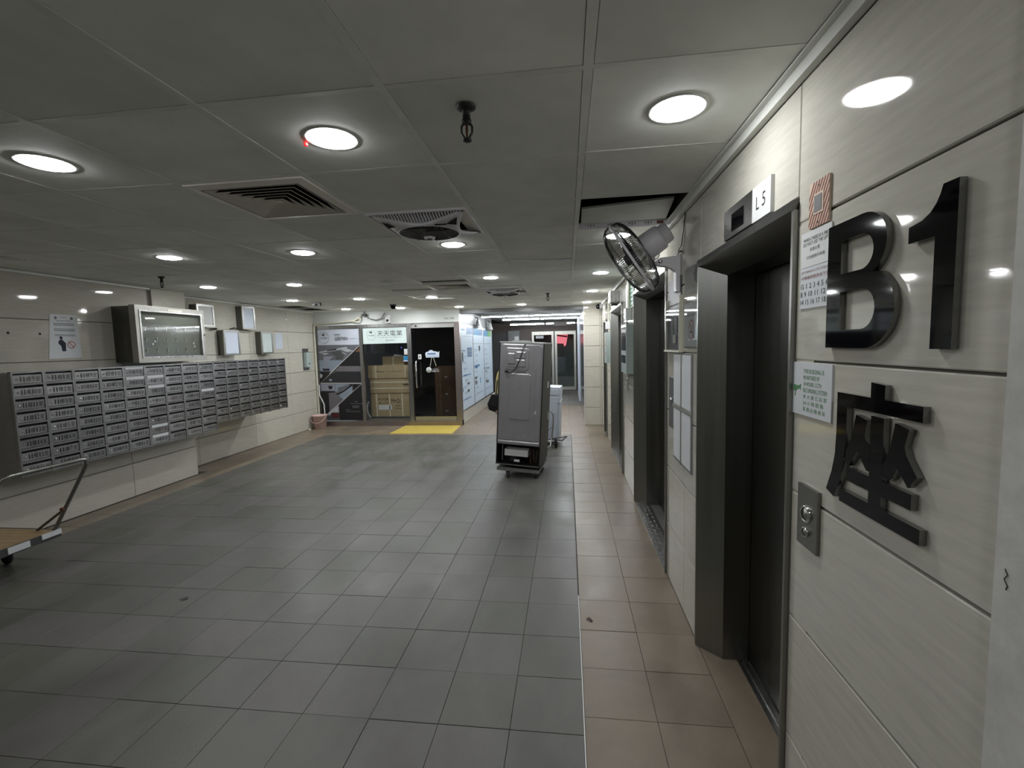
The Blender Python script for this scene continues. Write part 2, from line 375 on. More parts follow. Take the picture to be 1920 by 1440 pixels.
# tipped tile and loose perforated rail in the open bay
mb = MB(); mb.add([(0.10, 2.90, 2.45), (0.63, 2.82, 2.46), (0.63, 3.05, 2.405), (0.10, 3.06, 2.40), (0.10, 2.90, 2.462), (0.63, 2.82, 2.472), (0.63, 3.05, 2.417), (0.10, 3.06, 2.412)], [(0, 3, 2, 1), (4, 5, 6, 7), (0, 1, 5, 4), (1, 2, 6, 5), (2, 3, 7, 6), (3, 0, 4, 7)])
tag(mb.build('ceiling_tile', 'ceiling', ce), label='tipped tile inside the open bay')
rl = MB().box(0.085, 0.645, 3.055, 3.062, 2.372, 2.402).box(0.085, 0.645, 3.055, 3.085, 2.370, 2.373)
ro = rl.build('loose_rail', 'fan_white', ce)
mb = MB()
for x in (0.16, 0.29, 0.42, 0.52): mb.box(x, x + 0.004, 3.052, 3.056, 2.378, 2.396).box(x - 0.02, x - 0.012, 3.052, 3.056, 2.385, 2.391).box(x + 0.016, x + 0.024, 3.052, 3.056, 2.385, 2.391)
mb.build('rail_slots', 'dark_grey', ro)
MB().box(0.575, 0.615, 3.052, 3.056, 2.378, 2.396).build('rust_patch', 'rust', ro)
MB().add([(-0.50, 4.165, 2.388), (0.05, 4.20, 2.388), (0.05, 4.235, 2.388), (-0.50, 4.175, 2.388), (-0.50, 4.165, 2.394), (0.05, 4.20, 2.380), (0.05, 4.235, 2.380), (-0.50, 4.175, 2.394)], [(0, 1, 2, 3), (4, 7, 6, 5), (0, 4, 5, 1), (1, 5, 6, 2), (2, 6, 7, 3), (3, 7, 4, 0)]).build('loose_rail', 'fan_white', ce)
# cornice angles along the walls
t2 = struct('trim_2', (0.65, 0, 2.35))
box('wall_angle', 'tee', t2, 0.632, 0.673, -2.4, 9.2, 2.386, 2.392); box('cornice', 'tee', t2, 0.650, 0.673, -2.4, 9.2, 2.352, 2.386)
t3 = struct('trim_3', (-5.0, 0, 2.40))
box('cornice', 'tee', t3, -5.0, -4.975, -2.4, 5.0, 2.412, 2.434); box('cornice', 'tee', t3, -5.36, -5.335, 5.5, 9.2, 2.418, 2.44)

# ================================================================ WALLS
def tiled(parent, F, u0, u1, vs, us=(), m='wall_tile', th=0.012, g=0.003):
    us = [u0] + [u for u in us if u0 < u < u1] + [u1]
    for a in range(len(us) - 1):
        for b in range(len(vs) - 1):
            x0, x1, z0, z1 = us[a] + g / 2, us[a + 1] - g / 2, vs[b] + g, vs[b + 1] - g
            O, U, V, N = F; bv = 0.003
            P = [(x0, z0), (x1, z0), (x1, z1), (x0, z1)]; Q = [(x0 + bv, z0 + bv), (x1 - bv, z0 + bv), (x1 - bv, z1 - bv), (x0 + bv, z1 - bv)]
            mb = MB(); mb.add([O + U * p + V * q - N * th for p, q in P] + [O + U * p + V * q - N * bv for p, q in P] + [O + U * p + V * q for p, q in Q],
                   [(8, 9, 10, 11)] + [(i, (i + 1) % 4, 4 + (i + 1) % 4, 4 + i) for i in range(4)] + [(4 + i, 4 + (i + 1) % 4, 8 + (i + 1) % 4, 8 + i) for i in range(4)])
            mb.build('wall_tile', m, parent)
VR = [0.0, 0.386, 0.779, 1.172, 1.565, 1.957, 2.353, 2.42]
wr = struct('wall_right', (0.673, 3, 0))
def seg(y0, y1, z0=0.0, z1=2.42, us=()):
    box('backing', 'grout', wr, 0.683, 0.93, y0, y1, z0, z1 + 0.3)
    vs = [z0] + [v for v in VR if z0 + 0.03 < v < z1 - 0.02] + [z1]
    tiled(wr, RW, -y1, -y0, vs, [-u for u in us][::-1])
seg(0.775, 1.452); seg(1.452, 2.432, 2.035); seg(2.432, 3.200, us=(2.735,)); seg(3.200, 4.705, 2.125); seg(4.705, 5.712)
seg(5.712, 7.150, 2.115); seg(7.150, 8.0); seg(8.0, 8.575, 2.04); seg(8.575, 9.18)
box('shaft_wall', 'void', wr, 0.95, 1.0, 0.5, 9.3, 0, 2.7)
box('return_tile', 'wall_tile', wr, 0.675, 0.93, 1.35, 1.452, 0.0, 2.4)
# near white column at the right edge
wn = struct('wall_column', (0.66, 0, 0)); box('column_face', 'plaster', wn, 0.661, 0.93, -2.4, 0.775, 0, 2.75)
MB().tube([(0.6605, 0.757, 1.27), (0.660, 0.752, 1.262), (0.660, 0.757, 1.254), (0.660, 0.751, 1.245), (0.6605, 0.754, 1.238)], 0.0007, 5).build('scratch', 'black', wn)
# pillar at the end of the lift lobby
pl = struct('wall_pillar', (0.5, 9.3, 0)); box('backing', 'grout', pl, 0.341, 0.93, 9.192, 13.9, 0, 2.7)
tiled(pl, frame((0, 9.18, 0), (1, 0, 0)), 0.331, 0.64, [0.0, 0.36, 0.766, 1.171, 1.584, 1.983, 2.40], m='wall_tile')
tiled(pl, frame((0, 9.18, 0), (1, 0, 0)), 0.64, 0.673, [0.0, 2.40], m='wall_tile')
box('corner_strip', 'white_plastic', pl, 0.322, 0.334, 9.172, 9.186, 0, 2.4)
MB().box(0.325, 0.341, 9.20, 12.2, 0.0, 2.35).build('steel_cladding', 'mirror_steel', pl)
MB().box(0.30, 0.341, 12.25, 13.8, 0.1, 2.35).build('side_panel', 'paper_blue', pl)
# left wall: near pilaster and the wall set back beyond it
LN = frame((-5.0, 0, 0), (0, 1, 0)); LF = frame((-5.36, 0, 0), (0, 1, 0))
VL = [0.0, 0.388, 0.785, 1.19, 1.591, 1.995, 2.44]
wl = struct('wall_left', (-5.2, 3, 0))
box('backing', 'grout', wl, -5.6, -5.012, -2.4, 5.50, 0, 2.75)
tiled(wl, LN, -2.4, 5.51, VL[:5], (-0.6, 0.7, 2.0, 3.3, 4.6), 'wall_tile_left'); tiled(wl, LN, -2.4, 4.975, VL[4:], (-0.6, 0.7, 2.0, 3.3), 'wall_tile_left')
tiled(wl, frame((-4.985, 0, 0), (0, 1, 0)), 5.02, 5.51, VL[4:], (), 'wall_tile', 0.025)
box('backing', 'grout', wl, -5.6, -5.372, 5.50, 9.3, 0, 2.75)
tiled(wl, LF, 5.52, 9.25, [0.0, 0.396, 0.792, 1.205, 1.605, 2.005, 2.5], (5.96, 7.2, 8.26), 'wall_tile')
MB().lathe([(0.012, 0), (0.008, 0.004), (0.001, 0.005)], (-5.0, 3.557, 1.863), (1, 0, 0), 10).lathe([(0.012, 0), (0.008, 0.004), (0.001, 0.005)], (-5.0, 3.808, 1.859), (1, 0, 0), 10).build('screw_holes', 'black', wl)
wb = struct('wall_rear', (-2, -2.4, 0)); box('rear_face', 'wall_tile_left', wb, -5.6, 1.0, -2.6, -2.4, 0, 2.75)
# ================================================================ SHOP BLOCK
sh = struct('wall_shop', (-3.8, 9.25, 0))
BW = frame((0, 9.25, 0), (1, 0, 0))
box('fascia', 'fascia', sh, -5.36, -2.19, 9.22, 9.34, 2.165, 2.70)
box('fascia_lip', 'fascia', sh, -5.36, -2.18, 9.205, 9.34, 2.15, 2.172)
box('sill', 'steel_brown', sh, -5.3, -2.19, 9.17, 9.34, 0.0, 0.105)
box('side_fascia', 'dark_grey', sh, -2.34, -2.205, 9.34, 13.3, 2.10, 2.7)
box('side_base_backing', 'grout', sh, -2.34, -2.215, 9.30, 13.3, 0.0, 0.27)
tiled(sh, frame((-2.203, 0, 0), (0, 1, 0)), 9.30, 13.3, [0.0, 0.27], (9.75, 10.2, 11.4, 12.6), 'wall_tile')
box('back_wall', 'dark_grey', sh, -5.5, -2.3, 11.2, 11.3, 0, 2.7)
box('shop_floor', 'floor_dark', sh, -5.4, -2.3, 9.3, 11.2, 0.0, 0.10)
box('inner_ceiling', 'void', sh, -5.5, -2.3, 9.34, 11.2, 2.5, 2.6)
mb = MB(); write(mb, BW, 'No.184', -2.495, 2.205, -2.295, 2.245, 0.0315); mb.build('shop_number', 'dark_grey', sh)
# glazed shop front: frame, panes and door
w1 = struct('window_1', (-4.83, 9.25, 0.1))
box('frame_post', 'steel', w1, -5.36, -5.30, 9.215, 9.28, 0.105, 2.15); box('frame_post', 'steel', w1, -4.365, -4.295, 9.215, 9.28, 0.105, 2.09)
box('frame_rail', 'steel', w1, -5.30, -3.30, 9.215, 9.28, 2.085, 2.15)
box('glass_pane', 'pane', w1, -5.30, -4.365, 9.245, 9.251, 0.105, 2.085)
w2 = struct('window_2', (-3.8, 9.25, 0.1))
box('frame_post', 'steel', w2, -3.315, -3.225, 9.21, 9.28, 0.105, 2.16)
box('glass_pane', 'pane_mid', w2, -4.295, -3.315, 9.245, 9.251, 0.105, 2.085)
d6 = struct('door_6', (-2.7, 9.25, 0))
box('door_post', 'steel_brown', d6, -2.305, -2.19, 9.205, 9.30, 0.0, 2.15)
box('top_rail', 'steel_bright', d6, -3.225, -2.31, 9.235, 9.262, 2.045, 2.125); box('header', 'steel_dark', d6, -3.225, -2.305, 9.22, 9.28, 2.125, 2.15)
box('kick_plate', 'steel_bright', d6, -3.21, -2.32, 9.235, 9.262, 0.108, 0.19)
box('glass_leaf', 'pane_dark', d6, -3.215, -2.315, 9.245, 9.252, 0.19, 2.045)
h = MB(); h.tube([(-3.13, 9.245, 0.82), (-3.13, 9.19, 0.80), (-3.13, 9.17, 0.83), (-3.13, 9.165, 1.08), (-3.13, 9.17, 1.33), (-3.13, 9.19, 1.36), (-3.13, 9.245, 1.34)], 0.017, 10); h.build('pull_handle', 'chrome', d6)
h = MB(); h.tube([(-3.07, 9.252, 0.82), (-3.07, 9.30, 0.82), (-3.07, 9.31, 1.08), (-3.07, 9.30, 1.34), (-3.07, 9.252, 1.34)], 0.015, 10); h.build('pull_handle', 'chrome', d6)
MB().lathe([(0.02, 0), (0.02, 0.01)], (-3.12, 9.235, 2.09), (0, -1, 0), 12).build('lock_cylinder', 'black', d6)
# the kitchen graphic printed on film on the left pane
PR = frame((0, 9.2445, 0), (1, 0, 0))
gp = struct('kitchen_graphic', (-4.83, 9.244, 0.1))
GLEFT = [
('pw',[(-5.346,2.084),(-4.324,2.074),(-4.332,1.734),(-5.357,1.747)]),
('pg1',[(-5.338,1.739),(-4.336,1.727),(-5.084,1.14),(-5.35,1.145)]),
('pk',[(-4.329,1.72),(-4.335,1.282),(-4.863,1.293),(-4.563,1.542)]),
('pbr',[(-4.447,1.617),(-4.333,1.685),(-4.337,1.587),(-4.478,1.583)]),
('pw2',[(-5.32,1.603),(-4.654,1.7),(-4.661,1.658),(-5.322,1.582)]),
('pk',[(-5.113,1.634),(-4.893,1.664),(-4.894,1.636),(-5.115,1.616)]),
('pw2',[(-4.789,1.636),(-4.646,1.658),(-4.514,1.605),(-4.665,1.587)]),
('pw2',[(-4.807,1.598),(-4.667,1.545),(-4.69,1.538),(-4.793,1.576)]),
('pw2',[(-5.269,1.58),(-5.072,1.569),(-5.15,1.535)]),
('pg3',[(-5.056,1.583),(-4.82,1.627),(-4.728,1.532),(-4.779,1.427),(-4.93,1.43),(-4.924,1.522)]),
('plb',[(-5.34,1.425),(-4.758,1.412),(-5.005,1.189),(-5.351,1.192)]),
('plb2',[(-5.197,1.507),(-4.971,1.502),(-5.082,1.412),(-5.092,1.248),(-5.221,1.25)]),
('pk',[(-5.237,1.243),(-5.07,1.24),(-5.088,1.197),(-5.217,1.2)]),
('pg2',[(-4.863,1.29),(-4.332,1.282),(-4.334,1.165),(-4.96,1.177)]),
('pk2',[(-4.93,1.169),(-4.334,1.157),(-4.346,0.94),(-5.278,0.955),(-5.015,1.139),(-4.959,1.138)]),
('pk',[(-5.338,1.181),(-5.031,1.175),(-5.325,0.942),(-5.339,0.943)]),
('plb',[(-5.097,1.018),(-5.032,1.017),(-5.035,0.973),(-5.099,0.974)]),
('pw2',[(-5.293,1.145),(-5.24,1.1),(-5.272,1.039),(-5.3,1.048)]),
('pg1',[(-5.336,0.921),(-4.348,0.905),(-5.172,0.267),(-5.341,0.268)]),
('plb2',[(-5.318,0.911),(-4.974,0.906),(-4.983,0.761),(-5.318,0.766)]),
('pk',[(-5.134,0.869),(-5.023,0.867),(-5.045,0.797),(-5.111,0.798)]),
('pk',[(-5.328,0.757),(-4.983,0.752),(-4.985,0.726),(-5.125,0.719),(-5.134,0.275),(-5.331,0.277)]),
('plb',[(-4.964,0.906),(-4.633,0.896),(-4.904,0.83),(-4.91,0.742),(-4.975,0.743)]),
('pg2',[(-5.116,0.714),(-4.901,0.725),(-4.918,0.46),(-5.123,0.302)]),
('pk2',[(-4.959,0.699),(-4.685,0.792),(-4.624,0.896),(-4.578,0.896),(-4.58,0.861),(-4.904,0.681),(-4.951,0.672)]),
('plb',[(-4.906,0.654),(-4.589,0.861),(-4.587,0.729),(-4.791,0.564)]),
('pk',[(-4.569,0.895),(-4.367,0.892),(-4.568,0.755)]),
('pk',[(-4.336,0.883),(-4.364,0.123),(-4.901,0.127),(-4.904,0.446)]),
('pg2',[(-4.553,0.531),(-4.479,0.53),(-4.48,0.517),(-4.554,0.518)]),
('pg1',[(-4.648,0.485),(-4.381,0.483),(-4.382,0.472),(-4.648,0.475)]),
('pg1',[(-4.757,0.352),(-4.655,0.351),(-4.656,0.34),(-4.758,0.341)]),
('pg3',[(-4.75,0.321),(-4.427,0.318),(-4.428,0.296),(-4.751,0.299)]),
('pg3',[(-4.613,0.439),(-4.439,0.437),(-4.46,0.385),(-4.598,0.386)]),
('pw2',[(-4.914,0.446),(-4.914,0.291),(-5.068,0.292),(-5.118,0.239),(-5.148,0.204),(-5.163,0.266)]),
('pred',[(-5.069,0.275),(-4.916,0.256),(-4.92,0.185),(-5.074,0.186)]),
('pwl',[(-4.33,1.726),(-4.322,1.713),(-5.054,1.139),(-5.084,1.14)]),
('pwl',[(-4.934,1.252),(-4.916,1.251),(-5.317,0.92),(-5.345,0.921)]),
('pwl',[(-5.344,0.936),(-4.334,0.922),(-4.335,0.906),(-5.345,0.92)]),
('pwl',[(-4.334,0.909),(-4.329,0.9),(-5.163,0.258),(-5.177,0.268)]),
]
box('film', 'pg3', gp, -5.30, -4.365, 9.2435, 9.2448, 0.12, 2.083)
for i, (m, pts) in enumerate(GLEFT):
    pts = [(max(-5.298, min(-4.367, x)), z) for x, z in pts]
    MB().poly(PR, pts, 0.0012 + i * 0.00035, 0.0014 + i * 0.00035).build('print', m, gp)
mb = MB(); GF = frame((0, 9.2445 - 0.017, 0), (1, 0, 0))
write(mb, GF, 'GERMAN', -4.915, 1.838, -4.625, 1.915, 0.0); mb.ring(GF, -5.165, 1.90, 0.118, 0.122, 0, 0.0004, 32)
mb.rect(GF, -5.20, 1.945, -5.176, 1.975, 0, 0.0003); mb.rect(GF, -5.168, 1.94, -5.145, 1.99, 0, 0.0003)
glyphs(['德國製']); write(mb, GF, '德國製', -4.925, 1.945, -4.79, 1.975, 0.0)
mb.build('lettering', 'pk', gp)
mb = MB(); write(mb, GF, '天天電業', -5.245, 1.875, -5.085, 1.915, 0.0); mb.build('shop_name', 'pg1', gp); mb = MB(); glyphs(['kitchen appliances']); write(mb, GF, 'kitchen appliances', -4.60, 1.86, -4.42, 1.885, 0.0)
mb.build('small_lettering', 'pg1', gp)
tag(gp, 'tall glossy kitchen photo graphic with GERMAN lettering filling the left shop window', 'graphic'); del gp['kind']
# white name sign inside the middle pane
ns = thing('name_sign', (-3.78, 9.24, 1.745), 'pale green sign with black Chinese shop name across top of middle shop window', 'sign')
box('sign_board', 'signw', ns, -4.285, -3.33, 9.236, 9.243, 1.745, 2.075)
NF = frame((0, 9.2355, 0), (1, 0, 0))
mb = MB(); write(mb, NF, '天天電業', -3.97, 1.90, -3.42, 2.015, 0); mb.ring(NF, -4.10, 1.925, 0.098, 0.101, 0, 0.0004, 32)
mb.rect(NF, -4.135, 1.97, -4.11, 2.005, 0, 0.0003).rect(NF, -4.105, 1.965, -4.08, 2.005, 0, 0.0003)
write(mb, NF, '天天電業', -4.17, 1.905, -4.03, 1.935, 0)
mb.build('lettering', 'pk2', ns)
mb = MB(); glyphs(['To day Electrical appliances', 'Premium']); write(mb, NF, 'To day Electrical appliances', -3.94, 1.862, -3.44, 1.885, 0); write(mb, NF, 'Premium', -3.78, 1.80, -3.60, 1.83, 0); mb.rect(NF, -3.78, 1.788, -3.75, 1.796, 0, 0.0003); mb.build('small_lettering', 'pg3', ns)
# side wall of the shop with its three bluish-white posters
SF = frame((-2.19, 0, 0), (0, 1, 0))
box('side_frame', 'steel', sh, -2.30, -2.196, 9.30, 13.3, 0.262, 0.295); box('side_frame', 'steel_dark', sh, -2.30, -2.19, 9.30, 13.3, 2.05, 2.105)
side = [
('psb',[(9.838,2.062),(10.466,2.068),(10.442,1.918),(9.85,1.905)]),
('pbl',[(10.508,2.065),(11.297,2.07),(11.271,1.908),(10.504,1.91)]),
('psb',[(11.297,2.07),(11.75,2.07),(11.723,1.912),(11.271,1.908)]),
('pbl',[(11.907,2.056),(12.587,2.056),(12.56,1.902),(11.906,1.896)]),
('pgr',[(12.587,2.056),(13.084,2.054),(13.057,1.905),(12.56,1.902)]),
('psb',[(9.861,1.613),(10.373,1.614),(10.359,1.401),(9.885,1.409)]),
('plb',[(9.93,1.572),(10.324,1.568),(10.315,1.508),(9.94,1.515)]),
('plb',[(9.936,1.49),(10.311,1.487),(10.311,1.432),(9.947,1.441)]),
('pk2',[(9.253,1.561),(9.615,1.56),(9.612,1.546),(9.251,1.545)]),
('pk2',[(9.247,1.304),(9.61,1.302),(9.609,1.29),(9.246,1.295)]),
('pg3',[(9.279,1.514),(9.466,1.511),(9.472,1.323),(9.267,1.327)]),
('pg2',[(9.299,1.859),(10.413,1.866),(10.412,1.859),(9.298,1.852)]),
('pg2',[(10.556,1.708),(11.689,1.71),(11.688,1.701),(10.555,1.699)]),
('pg2',[(11.901,1.706),(13.022,1.708),(13.02,1.699),(11.899,1.698)]),
('pk2',[(11.18,1.65),(11.399,1.649),(11.352,1.519),(11.206,1.521)]),
('pbl',[(11.01,1.197),(11.248,1.191),(11.24,1.141),(11.025,1.146)]),
('psb',[(9.322,2.016),(9.703,2.017),(9.698,1.981),(9.317,1.977)]),
('psb',[(9.252,1.03),(10.205,1.026),(10.201,1.003),(9.249,1.007)]),
('psb',[(9.255,0.514),(10.171,0.508),(10.168,0.49),(9.252,0.496)]),
('psb',[(10.576,0.489),(11.651,0.495),(11.649,0.484),(10.574,0.477)]),
('psb',[(11.879,0.496),(12.961,0.501),(12.959,0.489),(11.877,0.485)]),
('pg3',[(9.293,0.767),(9.397,0.766),(9.382,0.673),(9.279,0.675)]),
('pg3',[(9.8,0.698),(9.984,0.69),(9.975,0.631),(9.791,0.64)]),
('pg2',[(9.778,0.847),(10.032,0.846),(10.024,0.797),(9.772,0.804)]),
('pbl',[(11.252,0.859),(11.341,0.858),(11.347,0.716),(11.258,0.718)]),
('pg3',[(10.618,0.915),(10.86,0.908),(10.851,0.855),(10.61,0.862)]),
('pg2',[(10.629,0.819),(10.898,0.803),(10.856,0.714),(10.667,0.725)]),
('pg2',[(12.054,0.735),(12.542,0.704),(12.493,0.633),(12.042,0.664)]),
('pred',[(11.88,1.079),(12.012,1.078),(12.002,1.019),(11.903,1.019)]),
('pg3',[(12.144,1.06),(12.64,1.047),(12.634,1.016),(12.14,1.036)]),
('pg3',[(11.996,0.984),(12.268,0.974),(12.262,0.944),(11.991,0.954)]),
('psb',[(10.611,1.19),(10.989,1.183),(10.976,1.108),(10.652,1.119)]),
]
names = [('blue headed product poster nearest the shop corner on the passage wall', 9.33, 10.50), ('blue headed product poster between its two neighbours on the passage wall', 10.56, 11.86), ('poster with a blue and green heading farthest along the passage wall', 11.92, 13.2)]
for q, (lab, a, b) in enumerate(names):
    p = thing('wall_poster', (-2.19, (a + b) / 2, 0.295), lab, 'poster', 'product posters along the shop side wall')
    MB().rect(SF, a, 0.295, b, 2.05, -0.006, 0).build('sheet', 'sidew', p)
    k = 0
    for m, pts in side:
        cx = sum(x for x, z in pts) / len(pts)
        if a - 0.03 <= cx < b + 0.03:
            MB().poly(SF, [(max(a + .01, min(b - .01, x)), z) for x, z in pts], 0.0005 + k * 0.0002, 0.0007 + k * 0.0002).build('print', m, p); k += 1
    mb = MB()
    for r in range(9):
        z = 1.55 - r * 0.13; mb.rect(SF, a + 0.12 + 0.07 * (r % 3), z, a + 0.4 + 0.1 * (r % 2), z + 0.012, 0.0005, 0.0007); mb.rect(SF, a + 0.12 + 0.07 * (r % 3), z - 0.03, a + 0.36, z - 0.022, 0.0005, 0.0007)
    mb.build('small_print', 'pg1' if q else 'psb', p)
    box('mullion', 'mid_grey', p, -2.20, -2.186, b, b + 0.05, 0.295, 2.05)
# ================================================================ PASSAGE BEYOND
pg = struct('wall_passage', (-1, 16.2, 0))
box('back_wall', 'brown_paint', pg, -3.4, 0.9, 16.25, 16.4, 2.10, 2.7); box('back_wall', 'brown_paint', pg, -3.4, -1.24, 16.25, 16.4, 0, 2.10); box('back_wall', 'brown_paint', pg, 0.30, 0.9, 16.25, 16.4, 0, 2.10)
box('left_wall', 'void', pg, -3.4, -3.3, 13.3, 16.3, 0, 2.7); box('return_wall', 'void', pg, -3.4, -2.2, 13.3, 13.36, 0, 2.7); box('right_wall', 'dark_grey', pg, 0.34, 0.9, 13.9, 16.3, 0, 2.7)
c2 = struct('ceiling_passage', (-1, 12, 2.4))
for j in range(12):
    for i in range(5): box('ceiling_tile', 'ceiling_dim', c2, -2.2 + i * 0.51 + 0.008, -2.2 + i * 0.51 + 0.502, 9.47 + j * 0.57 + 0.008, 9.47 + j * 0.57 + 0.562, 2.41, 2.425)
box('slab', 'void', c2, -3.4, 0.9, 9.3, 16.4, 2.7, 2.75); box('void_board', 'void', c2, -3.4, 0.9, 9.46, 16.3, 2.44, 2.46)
bm = struct('beam', (-1, 9.35, 2.31)); box('beam_face', 'beam_steel', bm, -2.19, 0.325, 9.28, 9.44, 2.318, 2.55)
for i, (a, b, y, z) in enumerate([(-2.15, -0.90, 9.46, 2.335), (-0.86, 0.31, 9.46, 2.335), (-2.05, -0.92, 11.0, 2.33), (-0.88, 0.31, 11.0, 2.33), (-1.75, -0.75, 12.5, 2.33), (-0.71, 0.29, 12.5, 2.33), (-1.75, -0.70, 14.2, 2.27), (-0.64, 0.24, 14.2, 2.27)]):
    t = thing('tube_lamp', ((a + b) / 2, y, z), ['slim white tube lamp under the steel beam, shop side', 'slim white tube lamp under the steel beam, pillar side', 'second white tube lamp in passage ceiling, poster side', 'second white tube lamp in passage ceiling, pillar side', 'third white tube lamp in passage ceiling, poster side', 'third white tube lamp in passage ceiling, pillar side', 'farthest white tube lamp in passage, left of the dark sign', 'farthest white tube lamp in passage, partly behind the dark sign'][i], 'lamp', 'tube lamps across the passage')
    box('batten', 'white_plastic', t, a, b, y - 0.05, y + 0.05, z + 0.018, z + 0.05)
    MB().tube([(a, y, z + 0.005), (b, y, z + 0.005)], 0.010, 8).build('glow_tube', 'tube_glow' if i > 1 else 'tube_dim', t)
    MB().box(a - 0.012, a, y - 0.016, y + 0.016, z - 0.012, z + 0.03).box(b, b + 0.012, y - 0.016, y + 0.016, z - 0.012, z + 0.03).build('end_cap', 'mid_grey', t)
    if z < 2.3:
        MB().tube([(a + 0.1, y, z + 0.05), (a + 0.1, y, 2.41)], 0.005, 6).tube([(b - 0.1, y, z + 0.05), (b - 0.1, y, 2.41)], 0.005, 6).build('hanger', 'mid_grey', t)
es = thing('hanging_sign', (-0.15, 13.9, 2.12), 'small dark sign board hanging below the passage ceiling', 'sign')
box('board', 'dark_grey', es, -0.40, 0.0, 13.98, 14.02, 2.20, 2.33); MB().tube([(-0.36, 14, 2.33), (-0.36, 14, 2.41)], 0.004, 6).tube([(-0.04, 14, 2.33), (-0.04, 14, 2.41)], 0.004, 6).build('hanger', 'mid_grey', es)
box('sign_face', 'brown_paint', es, -0.39, -0.01, 13.975, 13.98, 2.21, 2.32)
d5 = struct('door_5', (-0.46, 16.2, 0))
for n, a in (('door_post', (-1.24, -1.17)), ('door_post', (-0.545, -0.475)), ('door_post', (0.23, 0.30))): box(n, 'alu', d5, a[0], a[1], 16.17, 16.25, 0.03, 2.10)
box('door_post', 'dark_grey', d5, -0.475, -0.43, 16.18, 16.25, 0.03, 2.10); box('door_post', 'alu', d5, -0.43, -0.36, 16.17, 16.25, 0.03, 2.10)
for a, b in ((-1.17, -0.545), (-0.36, 0.23)):
    box('door_rail', 'alu', d5, a, b, 16.17, 16.25, 1.98, 2.10); box('door_rail', 'alu', d5, a, b, 16.17, 16.25, 0.03, 0.14); box('glass_leaf', 'pane', d5, a, b, 16.20, 16.207, 0.14, 1.98)
MB().rect(frame((0, 16.2, 0), (1, 0, 0)), -1.10, 1.86, -0.83, 1.95, 0.004, 0.006).build('paper_notice', 'paper', d5)
box('threshold', 'dark_grey', d5, -1.24, 0.30, 16.14, 16.26, 0, 0.03)
ou = struct('wall_outside', (-0.4, 18, 0)); box('street_wall', 'outside', ou, -2.5, 1.5, 17.9, 18.0, 0, 3.0); box('street_side', 'outside', ou, 0.85, 0.9, 16.4, 17.9, 0, 3.0); box('street_side', 'outside', ou, -1.9, -1.85, 16.4, 17.9, 0, 3.0); box('street_roof', 'void', ou, -2.0, 1.0, 16.4, 18, 2.75, 2.8)
box('street_ledge', 'mid_grey', ou, -1.2, 0.5, 17.7, 17.9, 0.0, 0.38)
ps = thing('street_banner', (-0.2, 17.6, 1.6), 'pink street banner seen through the glass passage door', 'banner')
MB().poly(frame((0, 17.6, 0), (1, 0, 0)), [(-0.52, 2.15), (-0.02, 2.15), (0.02, 1.95), (-0.05, 1.6), (-0.12, 1.55), (-0.14, 1.66), (-0.52, 1.68)], 0, 0.01).build('cloth', 'pink_cloth_glow', ps)
MB().tube([(-0.5, 17.59, 2.0), (0.0, 17.59, 1.92)], 0.03, 6).build('fold', 'red_print', ps)
rs = struct('roller_shutter', (-2.5, 16.1, 0)); tag(rs, 'black slatted roller shutter in the dark end of the passage', 'shutter'); del rs['kind']
for i in range(22): MB().box(-3.2, -2.10, 16.18 + 0.012 * (i % 2), 16.22, 0.05 + i * 0.093, 0.135 + i * 0.093).build('slat', 'dark_grey', rs)
wb_ = thing('meter_box', (-1.88, 16.15, 1.6), 'pale grey box mounted between black shutter and glass passage door', 'box')
box('body', 'mid_grey', wb_, -2.08, -1.67, 16.11, 16.245, 1.62, 2.15); box('cover', 'white_plastic', wb_, -1.85, -1.70, 16.09, 16.11, 1.70, 1.95)
# ================================================================ DOWNLIGHTS
lamps = [(0, 0, 'nearest the right wall, above the black letters'), (-2, 0, 'with the tiny red indicator at its rim'), (-4, 0, 'at the far left of the nearest row'),
         (0, 1, 'hidden behind the wall fan'), (-2, 1, 'just beyond the square ceiling fan'), (-4, 1, 'second row, beyond the big louvred vent'), (-6, 1, 'second row, toward the mailboxes'),
         (0, 2, 'third row, beside the lift wall'), (-2, 2, 'third row, before the farther ceiling fan'), (-6, 2, 'third row, short of the key cabinet side'), (-8, 2, 'third row, nearest the left wall'),
         (0, 3, 'fourth row, beside the lift wall'), (-4, 3, 'fourth row, middle of the lobby'), (-6, 3, 'fourth row, third from the lift wall'), (-8, 3, 'fourth row, nearest the left wall'),
         (0, 4, 'last row, beside the tiled pillar'), (-2, 4, 'last row, before the steel beam'), (-4, 4, 'last row, before the glass shop door'), (-6, 4, 'last row, before the shop name sign'), (-8, 4, 'last row, before the kitchen graphic')]
def downlight(x, y, lab, on=True, gm='lamp_glow'):
    z = zc(x)
    t = thing('downlight', (x, y, z), lab, 'ceiling light', 'round downlights in the ceiling' if on else 'unlit downlights in the ceiling')
    MB().lathe([(0.079, 0.003), (0.080, 0.0), (0.093, 0.0), (0.097, 0.002), (0.097, 0.012), (0.0, 0.012)], (x, y, z + 0.002), (0, 0, 1), 28, cap=False).build('trim_ring', 'lamp_trim', t)
    MB().lathe([(0.079, 0), (0.076, 0.004), (0.066, 0.007), (0.045, 0.009), (0.0, 0.010)], (x, y, z + 0.003), (0, 0, -1), 28, cap=False).build('glowing_face', gm if on else 'lamp_trim', t)
    return t
LY = [1.631, 3.40, 5.10, 6.80, 8.56]
LX = {0: 0.372, -2: -0.835, -4: -2.03, -6: -3.18, -8: -4.29}
for c, r, lab in lamps: downlight(LX[c], LY[r], 'lit round ceiling downlight ' + lab, True, ['lamp_glow', 'lamp_glow', 'lamp_glow_mid', 'lamp_glow_far', 'lamp_glow_far'][r])
